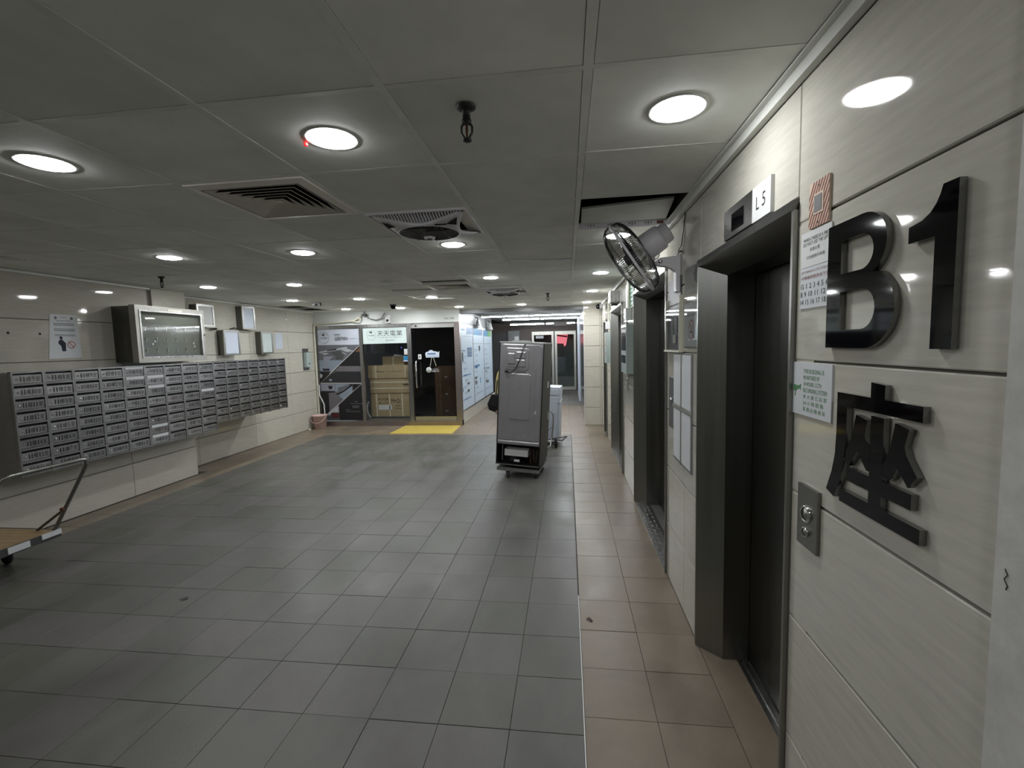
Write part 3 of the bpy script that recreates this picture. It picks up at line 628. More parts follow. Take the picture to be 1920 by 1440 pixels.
for x_, n_ in ((0.372, 'nearest the right wall'), (-2.03, 'farther from the right wall')): downlight(x_, -0.12, 'added fill downlight in the ceiling behind the viewer, ' + n_)  # unseen lamps added to lift the near wall and ceiling
downlight(-2.03, 5.1, 'unlit round downlight in the third row between two lit ones', False)
downlight(-4.4, 3.2, 'unlit round downlight above the left wall poster', False)
tag(MB().lathe([(0.0, 0), (0.006, 0), (0.008, 0.009), (0.005, 0.014), (0.0, 0.015)], (-0.937, 1.632, 2.390), (0, 0, -1), 10).build('indicator_bulb', 'red_led'), 'tiny red indicator bulb at the left rim of a ceiling downlight', 'indicator')
# ================================================================ LOUVRED VENTS
def vent(cx, cy, lab, dz=0.0):
    t = thing('ceiling_vent', (cx, cy, 2.389), lab, 'vent', 'square louvred ceiling vents')
    H = QX / 2 - 0.012; K = QY / 2 - 0.012
    box('duct_box', 'void', t, cx - H, cx + H, cy - K, cy + K, 2.47, 2.49)
    mb = MB()
    for a, b, m in ((1.0, 0.86, 0),):
        P = lambda s, z: [(cx - H * s, cy - K * s, z), (cx + H * s, cy - K * s, z), (cx + H * s, cy + K * s, z), (cx - H * s, cy + K * s, z)]
        mb.add(P(1, 2.386 + dz) + P(.84, 2.380 + dz) + P(.84, 2.40 + dz) + P(1, 2.40 + dz), [(i, 4 + i, 4 + (i + 1) % 4, (i + 1) % 4) for i in range(4)] + [(4 + i, 8 + i, 8 + (i + 1) % 4, 4 + (i + 1) % 4) for i in range(4)] + [(12 + i, i, (i + 1) % 4, 12 + (i + 1) % 4) for i in range(4)])
    mb.build('vent_frame', 'diffuser', t)
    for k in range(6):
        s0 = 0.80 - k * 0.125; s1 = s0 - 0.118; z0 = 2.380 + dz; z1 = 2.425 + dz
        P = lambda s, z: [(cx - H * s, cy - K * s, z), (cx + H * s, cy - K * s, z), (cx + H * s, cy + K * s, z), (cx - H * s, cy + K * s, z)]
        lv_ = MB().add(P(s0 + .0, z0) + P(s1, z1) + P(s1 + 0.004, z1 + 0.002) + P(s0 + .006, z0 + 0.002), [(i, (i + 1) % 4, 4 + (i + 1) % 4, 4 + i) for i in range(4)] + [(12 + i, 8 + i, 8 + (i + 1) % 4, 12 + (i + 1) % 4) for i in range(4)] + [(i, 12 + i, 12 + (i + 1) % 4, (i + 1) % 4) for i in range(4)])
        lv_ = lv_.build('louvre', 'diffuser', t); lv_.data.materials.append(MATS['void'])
        for pi in range(4, 8): lv_.data.polygons[pi].material_index = 1  # blade tops coloured black to stand in for shade up the duct
    box('centre_plate', 'diffuser', t, cx - H * .05, cx + H * .05, cy - K * .05, cy + K * .05, 2.384, 2.39)
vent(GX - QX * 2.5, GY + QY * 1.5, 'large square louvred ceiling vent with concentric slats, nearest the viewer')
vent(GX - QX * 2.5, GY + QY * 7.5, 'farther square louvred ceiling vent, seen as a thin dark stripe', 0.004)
# ================================================================ CEILING FANS
def ceiling_fan(cx, cy, lab):
    H = QX / 2 - 0.012; K = QY / 2 - 0.012; z = 2.383
    t = thing('ceiling_fan', (cx, cy, z), lab, 'ceiling fan', 'square ceiling circulation fans')
    box('housing', 'void', t, cx - H, cx + H, cy - K, cy + K, 2.46, 2.47)
    # curved white body: a star-shaped web between four corners and the round grille
    mb = MB(); n = 48; R = 0.185
    def outer(a):                                  # concave sided square
        c, s = math.cos(a), math.sin(a); m = max(abs(c), abs(s)); e = min(abs(c), abs(s)) / m
        return (0.69 + 0.31 * e ** 2.2) * H / m
    ring0 = []; ring1 = []; ring2 = []
    for i in range(n):
        a = 2 * PI * i / n + PI / n; r = outer(a); c, s = math.cos(a), math.sin(a)
        e_ = min(abs(c), abs(s)) / max(abs(c), abs(s)); dp_ = 0.042 * (1 - e_ ** 1.5); ring0.append((cx + r * c, cy + r * s * K / H, z + 0.002 - dp_)); ring1.append((cx + (r * .6 + R * .4) * c, cy + (r * .6 + R * .4) * s, z - 0.012 - dp_ * .9)); ring2.append((cx + R * c, cy + R * s, z - 0.054))
    mb.add(ring0 + ring1 + ring2 + [(x, y, z_ + 0.06) for x, y, z_ in ring2], [((i + 1) % n, i, n + i, n + (i + 1) % n) for i in range(n)] + [(n + (i + 1) % n, n + i, 2 * n + i, 2 * n + (i + 1) % n) for i in range(n)] + [(2 * n + (i + 1) % n, 2 * n + i, 3 * n + i, 3 * n + (i + 1) % n) for i in range(n)], True)
    mb.build('body', 'fan_white', t)
    mb = MB(); e = 0.012
    mb.box(cx - H, cx + H, cy - K, cy - K + e, z - 0.002, z + 0.01).box(cx - H, cx + H, cy + K - e, cy + K, z - 0.002, z + 0.01).box(cx - H, cx - H + e, cy - K + e, cy + K - e, z - 0.002, z + 0.01).box(cx + H - e, cx + H, cy - K + e, cy + K - e, z - 0.002, z + 0.01)
    mb.build('outer_frame', 'fan_white', t)
    for side in range(2):                           # slatted air inlets on two sides
        mb = MB()
        for k in range(30):
            u = -0.88 + 1.76 * k / 29; a = abs(u)
            d = 1.0 - (0.69 + 0.31 * a ** 2.2)
            sg = -1 if side == 0 else 1; xa, xb = cx + u * H - 0.0035, cx + u * H + 0.0035; ya_ = cy + sg * (K - e); yb_ = cy + sg * (K - e - d * K); zb_ = z - 0.042 * (1 - a ** 1.5)
            mb.add([(xa, ya_, z), (xb, ya_, z), (xb, yb_, zb_), (xa, yb_, zb_), (xa, ya_, z + 0.014), (xb, ya_, z + 0.014), (xb, yb_, zb_ + 0.014), (xa, yb_, zb_ + 0.014)], [(0, 3, 2, 1), (4, 5, 6, 7), (0, 1, 5, 4), (1, 2, 6, 5), (2, 3, 7, 6), (3, 0, 4, 7)])
        tag(mb.build('inlet_slats', 'fan_white', t), kind='stuff')
    for sx in (-1, 1): box('side_mesh', 'diffuser', t, cx + sx * H * .70, cx + sx * (H - e), cy - K * .8, cy + K * .8, z + 0.006, z + 0.01)
    mb = MB()
    for k in range(17):
        u = (-0.9 + 1.8 * k / 16) * R; w_ = math.sqrt(max(R * R - u * u, 0)) * 0.99; pts = []
        for q in range(9): yy = -w_ + 2 * w_ * q / 8; pts.append((cx + yy, cy + u, z - 0.052 - 0.022 * (1 - (yy * yy + u * u) / (R * R))))
        mb.tube(pts, 0.0022, 4)
    for u in (-0.6, 0, 0.6):
        w_ = R * math.sqrt(1 - u * u) * 0.99; mb.tube([(cx + u * R, cy - w_ + 2 * w_ * q / 8, z - 0.054 - 0.022 * (1 - ((u * R) ** 2 + (-w_ + 2 * w_ * q / 8) ** 2) / (R * R))) for q in range(9)], 0.0022, 4)
    tag(mb.build('grille_wires', 'fan_wire', t), kind='stuff')
    MB().lathe([(R, 0), (R + 0.006, -0.006), (R - 0.006, -0.006), (R - 0.008, 0)], (cx, cy, z - 0.048), (0, 0, 1), 32, cap=False).build('grille_ring', 'fan_white', t)
    hb = MB().lathe([(0.034, 0), (0.034, 0.008), (0.028, 0.013), (0.0, 0.014)], (cx, cy, z - 0.073), (0, 0, -1), 20).build('hub_cap', 'fan_white', t)
    MB().lathe([(0.018, 0), (0.018, 0.003), (0.0, 0.003)], (cx, cy, z - 0.0868), (0, 0, -1), 16).build('hub_badge', 'dark_grey', hb)
    for k in range(3):
        a = 2 * PI * k / 3 + 0.4; c, s = math.cos(a), math.sin(a)
        MB().add([(cx + 0.03 * c, cy + 0.03 * s, z - 0.02), (cx + 0.17 * c - 0.05 * s, cy + 0.17 * s + 0.05 * c, z - 0.005), (cx + 0.17 * c + 0.05 * s, cy + 0.17 * s - 0.05 * c, z - 0.03), (cx + 0.03 * c, cy + 0.03 * s, z - 0.017), (cx + 0.17 * c - 0.05 * s, cy + 0.17 * s + 0.05 * c, z - 0.002), (cx + 0.17 * c + 0.05 * s, cy + 0.17 * s - 0.05 * c, z - 0.027)], [(0, 1, 2), (5, 4, 3), (0, 3, 4, 1), (1, 4, 5, 2), (2, 5, 3, 0)]).build('blade', 'mid_grey', t)
    for sx, sy in ((1, -1), (-1, -1)):
        MB().add([(cx + sx * 0.15, cy + sy * 0.165, z - 0.046), (cx + sx * 0.205, cy + sy * 0.14, z - 0.046), (cx + sx * 0.225, cy + sy * 0.205, z - 0.022)], [(0, 2, 1) if sx > 0 else (0, 1, 2)]).build('corner_slot', 'void', t)
    MB().box(cx + 0.09, cx + 0.16, cy - 0.195, cy - 0.187, z - 0.056, z - 0.05).build('display_slot', 'void', t)
ceiling_fan(GX - QX * 1.5, GY + QY * 2.5, 'white square ceiling fan with round grille and curved frame, nearest the viewer')
ceiling_fan(GX - QX * 1.5, GY + QY * 8.5, 'white square ceiling fan farther off, before the passage')
# ================================================================ SPRINKLERS, DOME CAMERAS
def sprinkler(x, y, lab, s=1.0):
    z = zc(x); t = thing('sprinkler', (x, y, z), lab, 'sprinkler', 'black ceiling sprinklers')
    MB().lathe([(0.031 * s, 0), (0.030 * s, 0.006 * s), (0.020 * s, 0.012 * s), (0.013 * s, 0.016 * s), (0.013 * s, 0.040 * s), (0.016 * s, 0.042 * s), (0.014 * s, 0.052 * s)], (x, y, z), (0, 0, -1), 18).build('escutcheon', 'black', t)
    for sx in (-1, 1):
        MB().tube([(x + sx * 0.010 * s, y, z - 0.050 * s), (x + sx * 0.0175 * s, y, z - 0.062 * s), (x + sx * 0.0175 * s, y, z - 0.080 * s), (x + sx * 0.006 * s, y, z - 0.098 * s)], 0.0038 * s, 7).build('frame_arm', 'black', t)
    MB().lathe([(0.003 * s, 0), (0.0045 * s, 0.015 * s), (0.003 * s, 0.04 * s)], (x, y, z - 0.052 * s), (0, 0, -1), 8).build('bulb', 'rust', t)
    MB().lathe([(0.007 * s, 0), (0.015 * s, 0.004 * s), (0.015 * s, 0.009 * s), (0.008 * s, 0.012 * s)], (x, y, z - 0.096 * s), (0, 0, -1), 14).build('deflector', 'black', t)
sprinkler(-0.307, 1.488, 'large black sprinkler head hanging from the nearest ceiling tiles')
sprinkler(-4.106, 4.27, 'black sprinkler above the steel key cabinet')
sprinkler(-0.275, 6.85, 'small black sprinkler far off, near the passage')
t = thing('dome_camera', (-3.04, 7.82, zc(-3.04)), 'black dome camera on the ceiling before the shop front', 'camera', 'black dome cameras')
MB().lathe([(0.055, 0), (0.055, 0.02), (0.05, 0.022)], (-3.04, 7.82, zc(-3.04)), (0, 0, -1), 18).build('base', 'black', t); MB().lathe([(0.048, 0), (0.045, 0.03), (0.03, 0.052), (0, 0.06)], (-3.04, 7.82, zc(-3.04) - 0.02), (0, 0, -1), 18, cap=False).build('dome', 'gloss_black', t)
t = thing('dome_camera', (0.60, 9.10, 2.30), 'black dome camera at the corner above the last lift door', 'camera', 'black dome cameras')
MB().lathe([(0.06, 0), (0.06, 0.05), (0.055, 0.055)], (0.673, 8.9, 2.33), (-1, 0, 0), 18).build('base', 'mid_grey', t); MB().lathe([(0.052, 0), (0.05, 0.03), (0.035, 0.06), (0, 0.07)], (0.62, 8.9, 2.33), (-1, 0, 0), 18, cap=False).build('dome', 'gloss_black', t)
t = thing('camera_bracket', (-4.08, 7.16, zc(-4.08)), 'small black bracket under a dark gap in the far left ceiling', 'bracket')
MB().box(-4.14, -4.02, 7.14, 7.18, 2.395, 2.42).box(-4.15, -4.10, 7.12, 7.2, 2.37, 2.40).build('arm', 'black', t); MB().lathe([(0.02, 0), (0.02, 0.05)], (-4.03, 7.12, 2.385), (0, 1, 0), 10).build('head', 'black', t)
t = thing('bullet_camera', (-3.675, 9.15, 2.2), 'small white camera mounted on the white fascia above the shop', 'camera')
MB().lathe([(0.045, 0), (0.045, 0.02), (0.03, 0.025)], (-3.675, 9.205, 2.30), (0, -1, 0), 16).build('base', 'white_plastic', t)
MB().box(-3.72, -3.63, 9.10, 9.19, 2.165, 2.30).build('body', 'white_plastic', t); MB().lathe([(0.028, 0), (0.028, 0.004), (0, 0.004)], (-3.675, 9.10, 2.215), (0, -1, 0), 16).build('lens', 'black', t)
# ================================================================ LIFT DOORS
def lift(n, y0, y1, zt, sill=True, splay=0.105, leafx=0.886, seam=0.5):
    d = struct('door_%d' % n, (0.68, (y0 + y1) / 2, 0)); zl = zt - 0.065
    MB().prism([(0.658, y1), (0.658, y1 + 0.012), (0.93, y1 + 0.012), (0.93, y1 - splay), (0.765, y1 - splay)], 0, zt).build('frame_jamb', 'steel_dark', d)
    MB().prism([(0.658, y0), (0.658, y0 - 0.012), (0.93, y0 - 0.012), (0.93, y0 + splay), (0.765, y0 + splay)], 0, zt).build('frame_jamb', 'steel_dark', d)
    mb = MB(); mb.add([(0.655, y0 - 0.012, zt), (0.655, y1 + 0.012, zt), (0.655, y1 + 0.012, zt + 0.028), (0.655, y0 - 0.012, zt + 0.028), (0.765, y0, zl), (0.765, y1, zl), (0.93, y0, zl), (0.93, y1, zl), (0.93, y0 - 0.012, zt + 0.028), (0.93, y1 + 0.012, zt + 0.028)],
        [(0, 3, 2, 1), (0, 1, 5, 4), (4, 5, 7, 6), (3, 8, 9, 2), (6, 7, 9, 8), (0, 4, 6, 8, 3), (1, 2, 9, 7, 5)]); mb.build('header', 'steel_door', d)
    ym = y0 + splay + (y1 - y0 - 2 * splay) * seam
    box('door_leaf', 'steel_door', d, leafx, leafx + 0.03, y0 + splay + 0.004, ym - 0.002, 0.008, zl - 0.004)
    box('door_leaf', 'steel_door', d, leafx + 0.006, leafx + 0.036, ym + 0.002, y1 - splay - 0.006, 0.008, zl - 0.004)
    if sill:
        MB().box(0.835, 0.848, y0 + splay, y1 - splay, -0.004, 0.004).box(0.862, 0.885, y0 + splay, y1 - splay, -0.004, 0.004).box(0.848, 0.862, y0 + splay, y1 - splay, -0.01, -0.003).build('sill_track', 'steel', d)
        box('recess_floor', 'floor_tan', d, 0.675, 0.834, y0, y1, -0.02, 0.001)
    else:
        box('recess_floor', 'floor_dark', d, 0.80, 0.90, y0, y1, -0.02, 0.001)
        mb = MB(); mb.box(0.664, 0.80, y0 + 0.02, y1 - 0.02, -0.004, 0.005)
        for i in range(int((y1 - y0) / 0.045) - 1):
            for k in range(3): x = 0.685 + k * 0.04; y = y0 + 0.045 + i * 0.045 + 0.02 * (k % 2); s = 1 if (i + k) % 2 else -1; mb.add([(x - .010, y - .004 * s, 0.005), (x - .008, y - .007 * s, 0.005), (x + .010, y + .004 * s, 0.005), (x + .008, y + .007 * s, 0.005), (x, y, 0.0075)], [(0, 1, 4), (1, 2, 4), (2, 3, 4), (3, 0, 4)] if s > 0 else [(0, 4, 1), (1, 4, 2), (2, 4, 3), (3, 4, 0)])
        mb.build('tread_plate', 'steel', d)
    return d
d1 = lift(1, 1.462, 2.425, 2.002)
glyphs(['乘搭升降機']); mb = MB(); write(mb, frame((0.8855, 0, 0), (0, -1, 0)), '乘搭升降機', -1.93, 1.60, -1.84, 1.615, 0.0005); mb.build('door_sticker', 'black', d1)
lift(2, 3.212, 4.70, 2.10, False); lift(3, 5.722, 7.145, 2.095, False)
d4 = struct('door_4', (0.68, 8.29, 0)); box('frame_jamb', 'steel_dark', d4, 0.66, 0.93, 8.54, 8.575, 0, 2.03); box('frame_jamb', 'steel_dark', d4, 0.66, 0.93, 8.005, 8.03, 0, 2.03); box('header', 'steel_dark', d4, 0.66, 0.93, 8.005, 8.575, 2.0, 2.035); box('door_leaf', 'steel_door', d4, 0.72, 0.76, 8.03, 8.54, 0.01, 2.0)
# ================================================================ RIGHT WALL, NEAR SIGNS
R = RW
t = thing('letter_sign', (0.655, 1.13, 1.6), 'huge glossy black letter B on the right wall with mirror-dark edges', 'letter')
KL = 0.6585 / 0.64
def letter(t, outlines, holes=(), d=0.0125, bevel=0.004):
    """solid letter with rims: outlines and holes in wall coordinates, front face glossy black"""
    O, U, V, N = R
    for k, (pts, hs) in enumerate(outlines):
        cu = bpy.data.curves.new('c', 'CURVE'); cu.dimensions = '2D'; cu.fill_mode = 'BOTH'; cu.extrude = d / 2; cu.bevel_depth = 0
        for ring in [pts] + list(hs):
            ring = [(a * KL, 1.63 + (b - 1.63) * KL) for a, b in ring]
            sp = cu.splines.new('POLY'); sp.points.add(len(ring) - 1); sp.use_cyclic_u = True
            for i, (a, b) in enumerate(ring): sp.points[i].co = (a, b, 0, 1)
        o = bpy.data.objects.new('c', cu); C.objects.link(o); bpy.context.view_layer.update(); me = o.evaluated_get(bpy.context.evaluated_depsgraph_get()).to_mesh()
        vs = [O + U * v.co.x + V * v.co.y + N * (v.co.z + d / 2 + 0.002) for v in me.vertices]; fs = [tuple(p.vertices) for p in me.polygons]; nz = [abs(p.normal.z) for p in me.polygons]
        m1 = MB(); m1.add(vs, [f for f, z in zip(fs, nz) if z > 0.7]); a = m1.build('letter_face', 'gloss_black', t)
        m2 = MB(); m2.add(vs, [f for f, z in zip(fs, nz) if z <= 0.7]); m2.build('letter_edge', 'edge_gloss', t)
        bpy.data.objects.remove(o); bpy.data.curves.remove(cu)
def arc(cx, cy, rx, ry, a0, a1, n=12): return [(cx + rx * math.cos(math.radians(a0 + (a1 - a0) * i / n)), cy + ry * math.sin(math.radians(a0 + (a1 - a0) * i / n))) for i in range(n + 1)]
Bout = [(-1.229, 1.605), (-1.229, 1.896), (-1.11, 1.896)] + arc(-1.098, 1.8275, 0.078, 0.0685, 90, -62, 14) + arc(-1.083, 1.6895, 0.092, 0.0845, 62, -90, 16) + [(-1.11, 1.605)]
Bh1 = [(-1.174, 1.853), (-1.174, 1.777), (-1.105, 1.777)] + arc(-1.100, 1.815, 0.040, 0.038, -90, 90, 12) + [(-1.12, 1.853)]
Bh2 = [(-1.174, 1.735), (-1.174, 1.647), (-1.10, 1.647)] + arc(-1.094, 1.691, 0.044, 0.044, -90, 90, 12) + [(-1.11, 1.735)]
letter(t, [(Bout, [Bh1, Bh2])])
t = thing('letter_sign', (0.655, 0.9, 1.6), 'huge glossy black numeral 1 on the right wall beside the B', 'letter')
letter(t, [([(-0.852, 1.605), (-0.852, 1.886), (-0.885, 1.886), (-0.890, 1.872), (-0.898, 1.858), (-0.911, 1.845), (-0.930, 1.836), (-0.961, 1.831), (-0.961, 1.801), (-0.898, 1.801), (-0.898, 1.605)], [])])
t = thing('letter_sign', (0.655, 1.05, 1.24), 'large glossy black Chinese character under the B and 1 on the right wall', 'letter')
Z = [
 [(-1.05, 1.533), (-1.006, 1.53), (-1.006, 1.500), (-0.904, 1.500), (-0.904, 1.470), (-1.131, 1.470), (-1.131, 1.403), (-1.136, 1.355), (-1.145, 1.300), (-1.172, 1.243), (-1.206, 1.253), (-1.184, 1.305), (-1.173, 1.350), (-1.170, 1.400), (-1.170, 1.500), (-1.05, 1.500)],
 [(-1.046, 1.462), (-1.006, 1.462), (-1.006, 1.330), (-0.923, 1.330), (-0.923, 1.299), (-1.006, 1.299), (-1.006, 1.271), (-0.899, 1.271), (-0.899, 1.241), (-1.150, 1.241), (-1.150, 1.271), (-1.046, 1.271), (-1.046, 1.298), (-1.125, 1.298), (-1.125, 1.330), (-1.046, 1.330)],
 [(-1.097, 1.456), (-1.062, 1.450), (-1.066, 1.415), (-1.047, 1.386), (-1.047, 1.340), (-1.056, 1.340), (-1.088, 1.374), (-1.118, 1.334), (-1.132, 1.344), (-1.131, 1.366), (-1.111, 1.400)],
 [(-0.974, 1.458), (-0.936, 1.452), (-0.946, 1.417), (-0.941, 1.401), (-0.911, 1.366), (-0.934, 1.340), (-0.963, 1.370), (-0.976, 1.346), (-0.990, 1.338), (-1.005, 1.344), (-1.005, 1.366), (-0.985, 1.405)]]
letter(t, [(z_, []) for z_ in Z], d=0.0125)
# call button plate
t = thing('call_station', (0.66, 1.34, 1.04), 'brushed dark steel lift call plate with two round buttons', 'button panel')
MB().rect(R, -1.392, 1.037, -1.288, 1.213, 0, 0.010).build('plate', 'steel_dark', t)
for v, r in ((1.135, 0.024), (1.083, 0.014)):
    bt = MB().lathe([(r, 0), (r, 0.004), (r * .86, 0.008), (r * .78, 0.006)], (0.663, 1.34, v), (-1, 0, 0), 20, cap=False).build('button_ring', 'chrome', t)
    MB().lathe([(r * .78, 0), (r * .78, 0.005), (0, 0.007)], (0.663, 1.34, v), (-1, 0, 0), 20, cap=False).build('button', 'steel', t)
for v in (1.20, 1.05): MB().lathe([(0.003, 0), (0.002, 0.002), (0, 0.002)], (0.663, 1.34, v), (-1, 0, 0), 8, cap=False).build('screw', 'chrome', t)
# cctv notice
t = thing('notice_sign', (0.67, 1.35, 1.41), 'white sheet in green print about building recording, above the call plate', 'sign')
MB().rect(R, -1.451, 1.410, -1.249, 1.561, 0, 0.004).build('sheet', 'paper', t)
TX = ['THIS BUILDING IS', 'MONITORED BY', '24 HOURS CCTV', 'RECORDING SYSTEM', '本 大 廈 已 設 置', '24 小 時 閉 路', '電 視 自 動 錄 影']
glyphs(TX); mb = MB()
for i, (s, a, b) in enumerate(zip(TX, [-1.39] * 7, [-1.285, -1.305, -1.297, -1.27, -1.27, -1.285, -1.275])): write(mb, R, s, a, 1.531 - i * 0.018, b, 1.543 - i * 0.018, 0.0045)
mb.build('lettering', 'green_print', t)
MB().poly(R, [(-1.445, 1.495), (-1.415, 1.493), (-1.404, 1.499), (-1.404, 1.481), (-1.415, 1.487), (-1.432, 1.477), (-1.445, 1.478)], 0.0042, 0.0047).rect(R, -1.436, 1.462, -1.432, 1.478, 0.0042, 0.0047).build('camera_symbol', 'green_print', t)
# fire notice and floor list
t = thing('notice_sign', (0.67, 1.35, 1.826), 'white plastic fire notice above the floor list, partly behind the B', 'sign')
MB().rect(R, -1.423, 1.827, -1.272, 1.923, 0, 0.004).build('plate', 'white_plastic', t)
T1 = ['WHEN THERE IS A FIRE', 'DO NOT USE THE LIFT', '如遇火警', '切勿使用升降機']; glyphs(T1); mb = MB()
for s, a, b, z in zip(T1, (-1.41, -1.41, -1.375, -1.392), (-1.285, -1.285, -1.325, -1.30), (1.897, 1.885, 1.868, 1.848)): write(mb, R, s, a, z, b, z + 0.0095, 0.0045)
mb.build('lettering', 'dark_grey', t)
t = thing('floor_list', (0.67, 1.35, 1.713), 'white sheet of floor numbers under the fire notice, partly behind the B', 'sign')
MB().rect(R, -1.423, 1.713, -1.255, 1.826, 0, 0.0035).build('sheet', 'paper', t)
T2 = ['LIFT SERVES G TO 19 FLOORS', '升降機停層表如下各樓', 'G 1 2 3 4 5 6 7', '8 9 10 11 12 13', '14 15 16 17 18 19']; glyphs(T2); mb = MB()
for s, z, h_ in zip(T2[:2], (1.811, 1.793), (0.006, 0.010)): write(mb, R, s, -1.418, z, -1.262, z + h_, 0.004)
mb.build('heading', 'stripe_red', t); mb = MB()
for s, z, h_ in zip(T2[2:], (1.768, 1.746, 1.724), (0.014,) * 3): write(mb, R, s, -1.420, z, -1.262, z + h_, 0.004)
mb.build('lettering', 'black', t)
# striped detector frame
t = thing('striped_frame', (0.66, 1.335, 1.926), 'small red and cream striped frame round a dark square above the fire notice', 'sign')
MB().rect(R, -1.381, 1.927, -1.285, 2.046, 0, 0.006).build('board', 'stripe_cream', t)
mb = MB()
for i in range(16):
    c = -1.43 + i * 0.0135
    pts = [(c, 1.927), (c + 0.006, 1.927), (c + 0.076, 2.046), (c + 0.070, 2.046)]
    # clip stripes to the board
    def cl(P):
        out = []
        for u_lim, sg in ((-1.381, 1), (-1.285, -1)):
            out = []
            for i_ in range(len(P)):
                a, b = P[i_], P[(i_ + 1) % len(P)]; ia = (a[0] - u_lim) * sg >= 0; ib = (b[0] - u_lim) * sg >= 0
                if ia: out.append(a)
                if ia != ib: q = (u_lim - a[0]) / (b[0] - a[0]); out.append((u_lim, a[1] + q * (b[1] - a[1])))
            P = out
            if len(P) < 3: return []
        return P
    P = cl(pts)
    if P: mb.poly(R, P, 0.0061, 0.0065)
mb.build('stripes', 'stripe_red', t)
MB().rect(R, -1.357, 1.960, -1.309, 2.014, 0.006, 0.0075).build('inner_border', 'stripe_cream', t); MB().rect(R, -1.352, 1.966, -1.316, 2.008, 0.007, 0.0085).build('dark_square', 'mid_grey', t)
MB().lathe([(0.003, 0), (0, 0.002)], (0.6655, 1.333, 2.033), (-1, 0, 0), 8).lathe([(0.003, 0), (0, 0.002)], (0.6655, 1.333, 1.938), (-1, 0, 0), 8).build('screw', 'black', t)
# lift indicator and L5
t = thing('lift_indicator', (0.66, 1.91, 2.04), 'dark floor indicator plate with black window above the nearest lift', 'indicator')
MB().rect(R, -2.055, 2.043, -1.764, 2.16, 0, 0.012).build('plate', 'steel_dark', t); MB().rect(R, -1.965, 2.062, -1.845, 2.13, 0.012, 0.014).build('display_window', 'gloss_black', t)
MB().lathe([(0.003, 0), (0, 0.002)], (0.661, 2.03, 2.10), (-1, 0, 0), 8).lathe([(0.003, 0), (0, 0.002)], (0.661, 1.785, 2.10), (-1, 0, 0), 8).build('screws', 'chrome', t)
t = thing('lift_number_sign', (0.66, 1.69, 2.04), 'white square sign reading L 5 beside the dark indicator plate', 'sign')
MB().rect(R, -1.762, 2.042, -1.613, 2.160, 0, 0.012).build('plate', 'white_plastic', t); mb = MB(); write(mb, R, 'L', -1.727, 2.078, -1.703, 2.122, 0.0125); write(mb, R, '5', -1.678, 2.078, -1.652, 2.124, 0.0125); mb.build('lettering', 'black', t)
# ================================================================ WALL FAN
V3 = Vector
fc = V3((0.392, 2.87, 2.140)); ax = V3((0.83, -0.206, 0.54)).normalized()     # axis from blades to motor
side = ax.cross(V3((0, 1, 0))).normalized(); oth = ax.cross(side)
t = thing('wall_fan', (0.66, 2.87, 1.93), 'grey wall fan with round wire cage tilted down on a wall bracket', 'fan')
RF = 0.228
def cagept(r, h, a): return fc + ax * h + (side * math.cos(a) + oth * math.sin(a)) * r
for sg, nm, dep in ((-1, 'front_cage', 0.085), (1, 'rear_cage', 0.080)):
    mb = MB()
    for k in range(110):
        a = 2 * PI * k / 110; pts = []
        for q in range(7):
            f = q / 6; r = RF * (0.25 + 0.75 * math.sin(f * PI / 2)) ; h = sg * (0.012 + dep * math.cos(f * PI / 2) ** 0.8 * 1.0) if q < 6 else sg * 0.012
            pts.append(cagept(r, h, a))
        mb.tube(pts, 0.0014, 3, cap=False)
    for f in (0.35, 0.7): 
        r = RF * (0.25 + 0.75 * math.sin(f * PI / 2)); h = sg * (0.012 + dep * math.cos(f * PI / 2) ** 0.8); mb.tube([cagept(r, h, 2 * PI * k / 40) for k in range(40)], 0.0014, 4, closed=True)
    tag(mb.build(nm, 'fan_wire', t), kind='stuff')
mb = MB(); mb.tube([cagept(RF + 0.003, 0, 2 * PI * k / 48) for k in range(48)], 0.0075, 8, closed=True); mb.build('rim_band', 'fan_white', t)
mb = MB(); mb.lathe([(0.0, -0.104), (0.05, -0.101), (0.058, -0.092), (0.058, -0.086)], fc, ax, 24, cap=False); mb.build('front_badge', 'fan_grey', t)
for k in range(3):
    mb = MB(); P = []; n = 9
    for i in range(n):
        f = i / (n - 1); r = 0.035 + 0.165 * f; wd = 0.35 + 0.65 * math.sin(min(1, f * 1.15) * PI * .62); a0 = 2 * PI * k / 3 + 0.3
        for j in range(5):
            g = (j - 2) / 2; P.append(cagept(r, 0.006 + 0.026 * g * (1 - .4 * f), a0 + g * wd * 0.62))
    mb.add(P, [(i * 5 + j, i * 5 + j + 1, (i + 1) * 5 + j + 1, (i + 1) * 5 + j) for i in range(n - 1) for j in range(4)], True)
    ob = mb.build('blade', 'smoke_plastic', t); md = ob.modifiers.new('s', 'SOLIDIFY'); md.thickness = 0.002
MB().lathe([(0.0, -0.045), (0.03, -0.042), (0.036, -0.02), (0.036, 0.03), (0.0, 0.03)], fc, ax, 20, cap=False).build('hub', 'dark_grey', t)
MB().lathe([(0.0, 0.075), (0.075, 0.078), (0.079, 0.09), (0.077, 0.19), (0.070, 0.205), (0.060, 0.21), (0.060, 0.245), (0.052, 0.255), (0.0, 0.257)], fc, ax, 28, cap=False).build('motor_housing', 'fan_white', t)
nb = fc + ax * 0.12 - V3((0, 0, 0.075))
pv = V3((0.555, 2.87, 2.105))
MB().tube([fc + ax * 0.10 + V3((0.03, 0, -0.062)), fc + ax * 0.08 + V3((0.055, 0, -0.095)), pv], [0.022, 0.02, 0.018], 10).build('neck', 'fan_grey', t)
mb = MB(); F2 = (V3((0, 2.85, 0)), V3((1, 0, 0)), V3((0, 0, 1)), V3((0, -1, 0)))
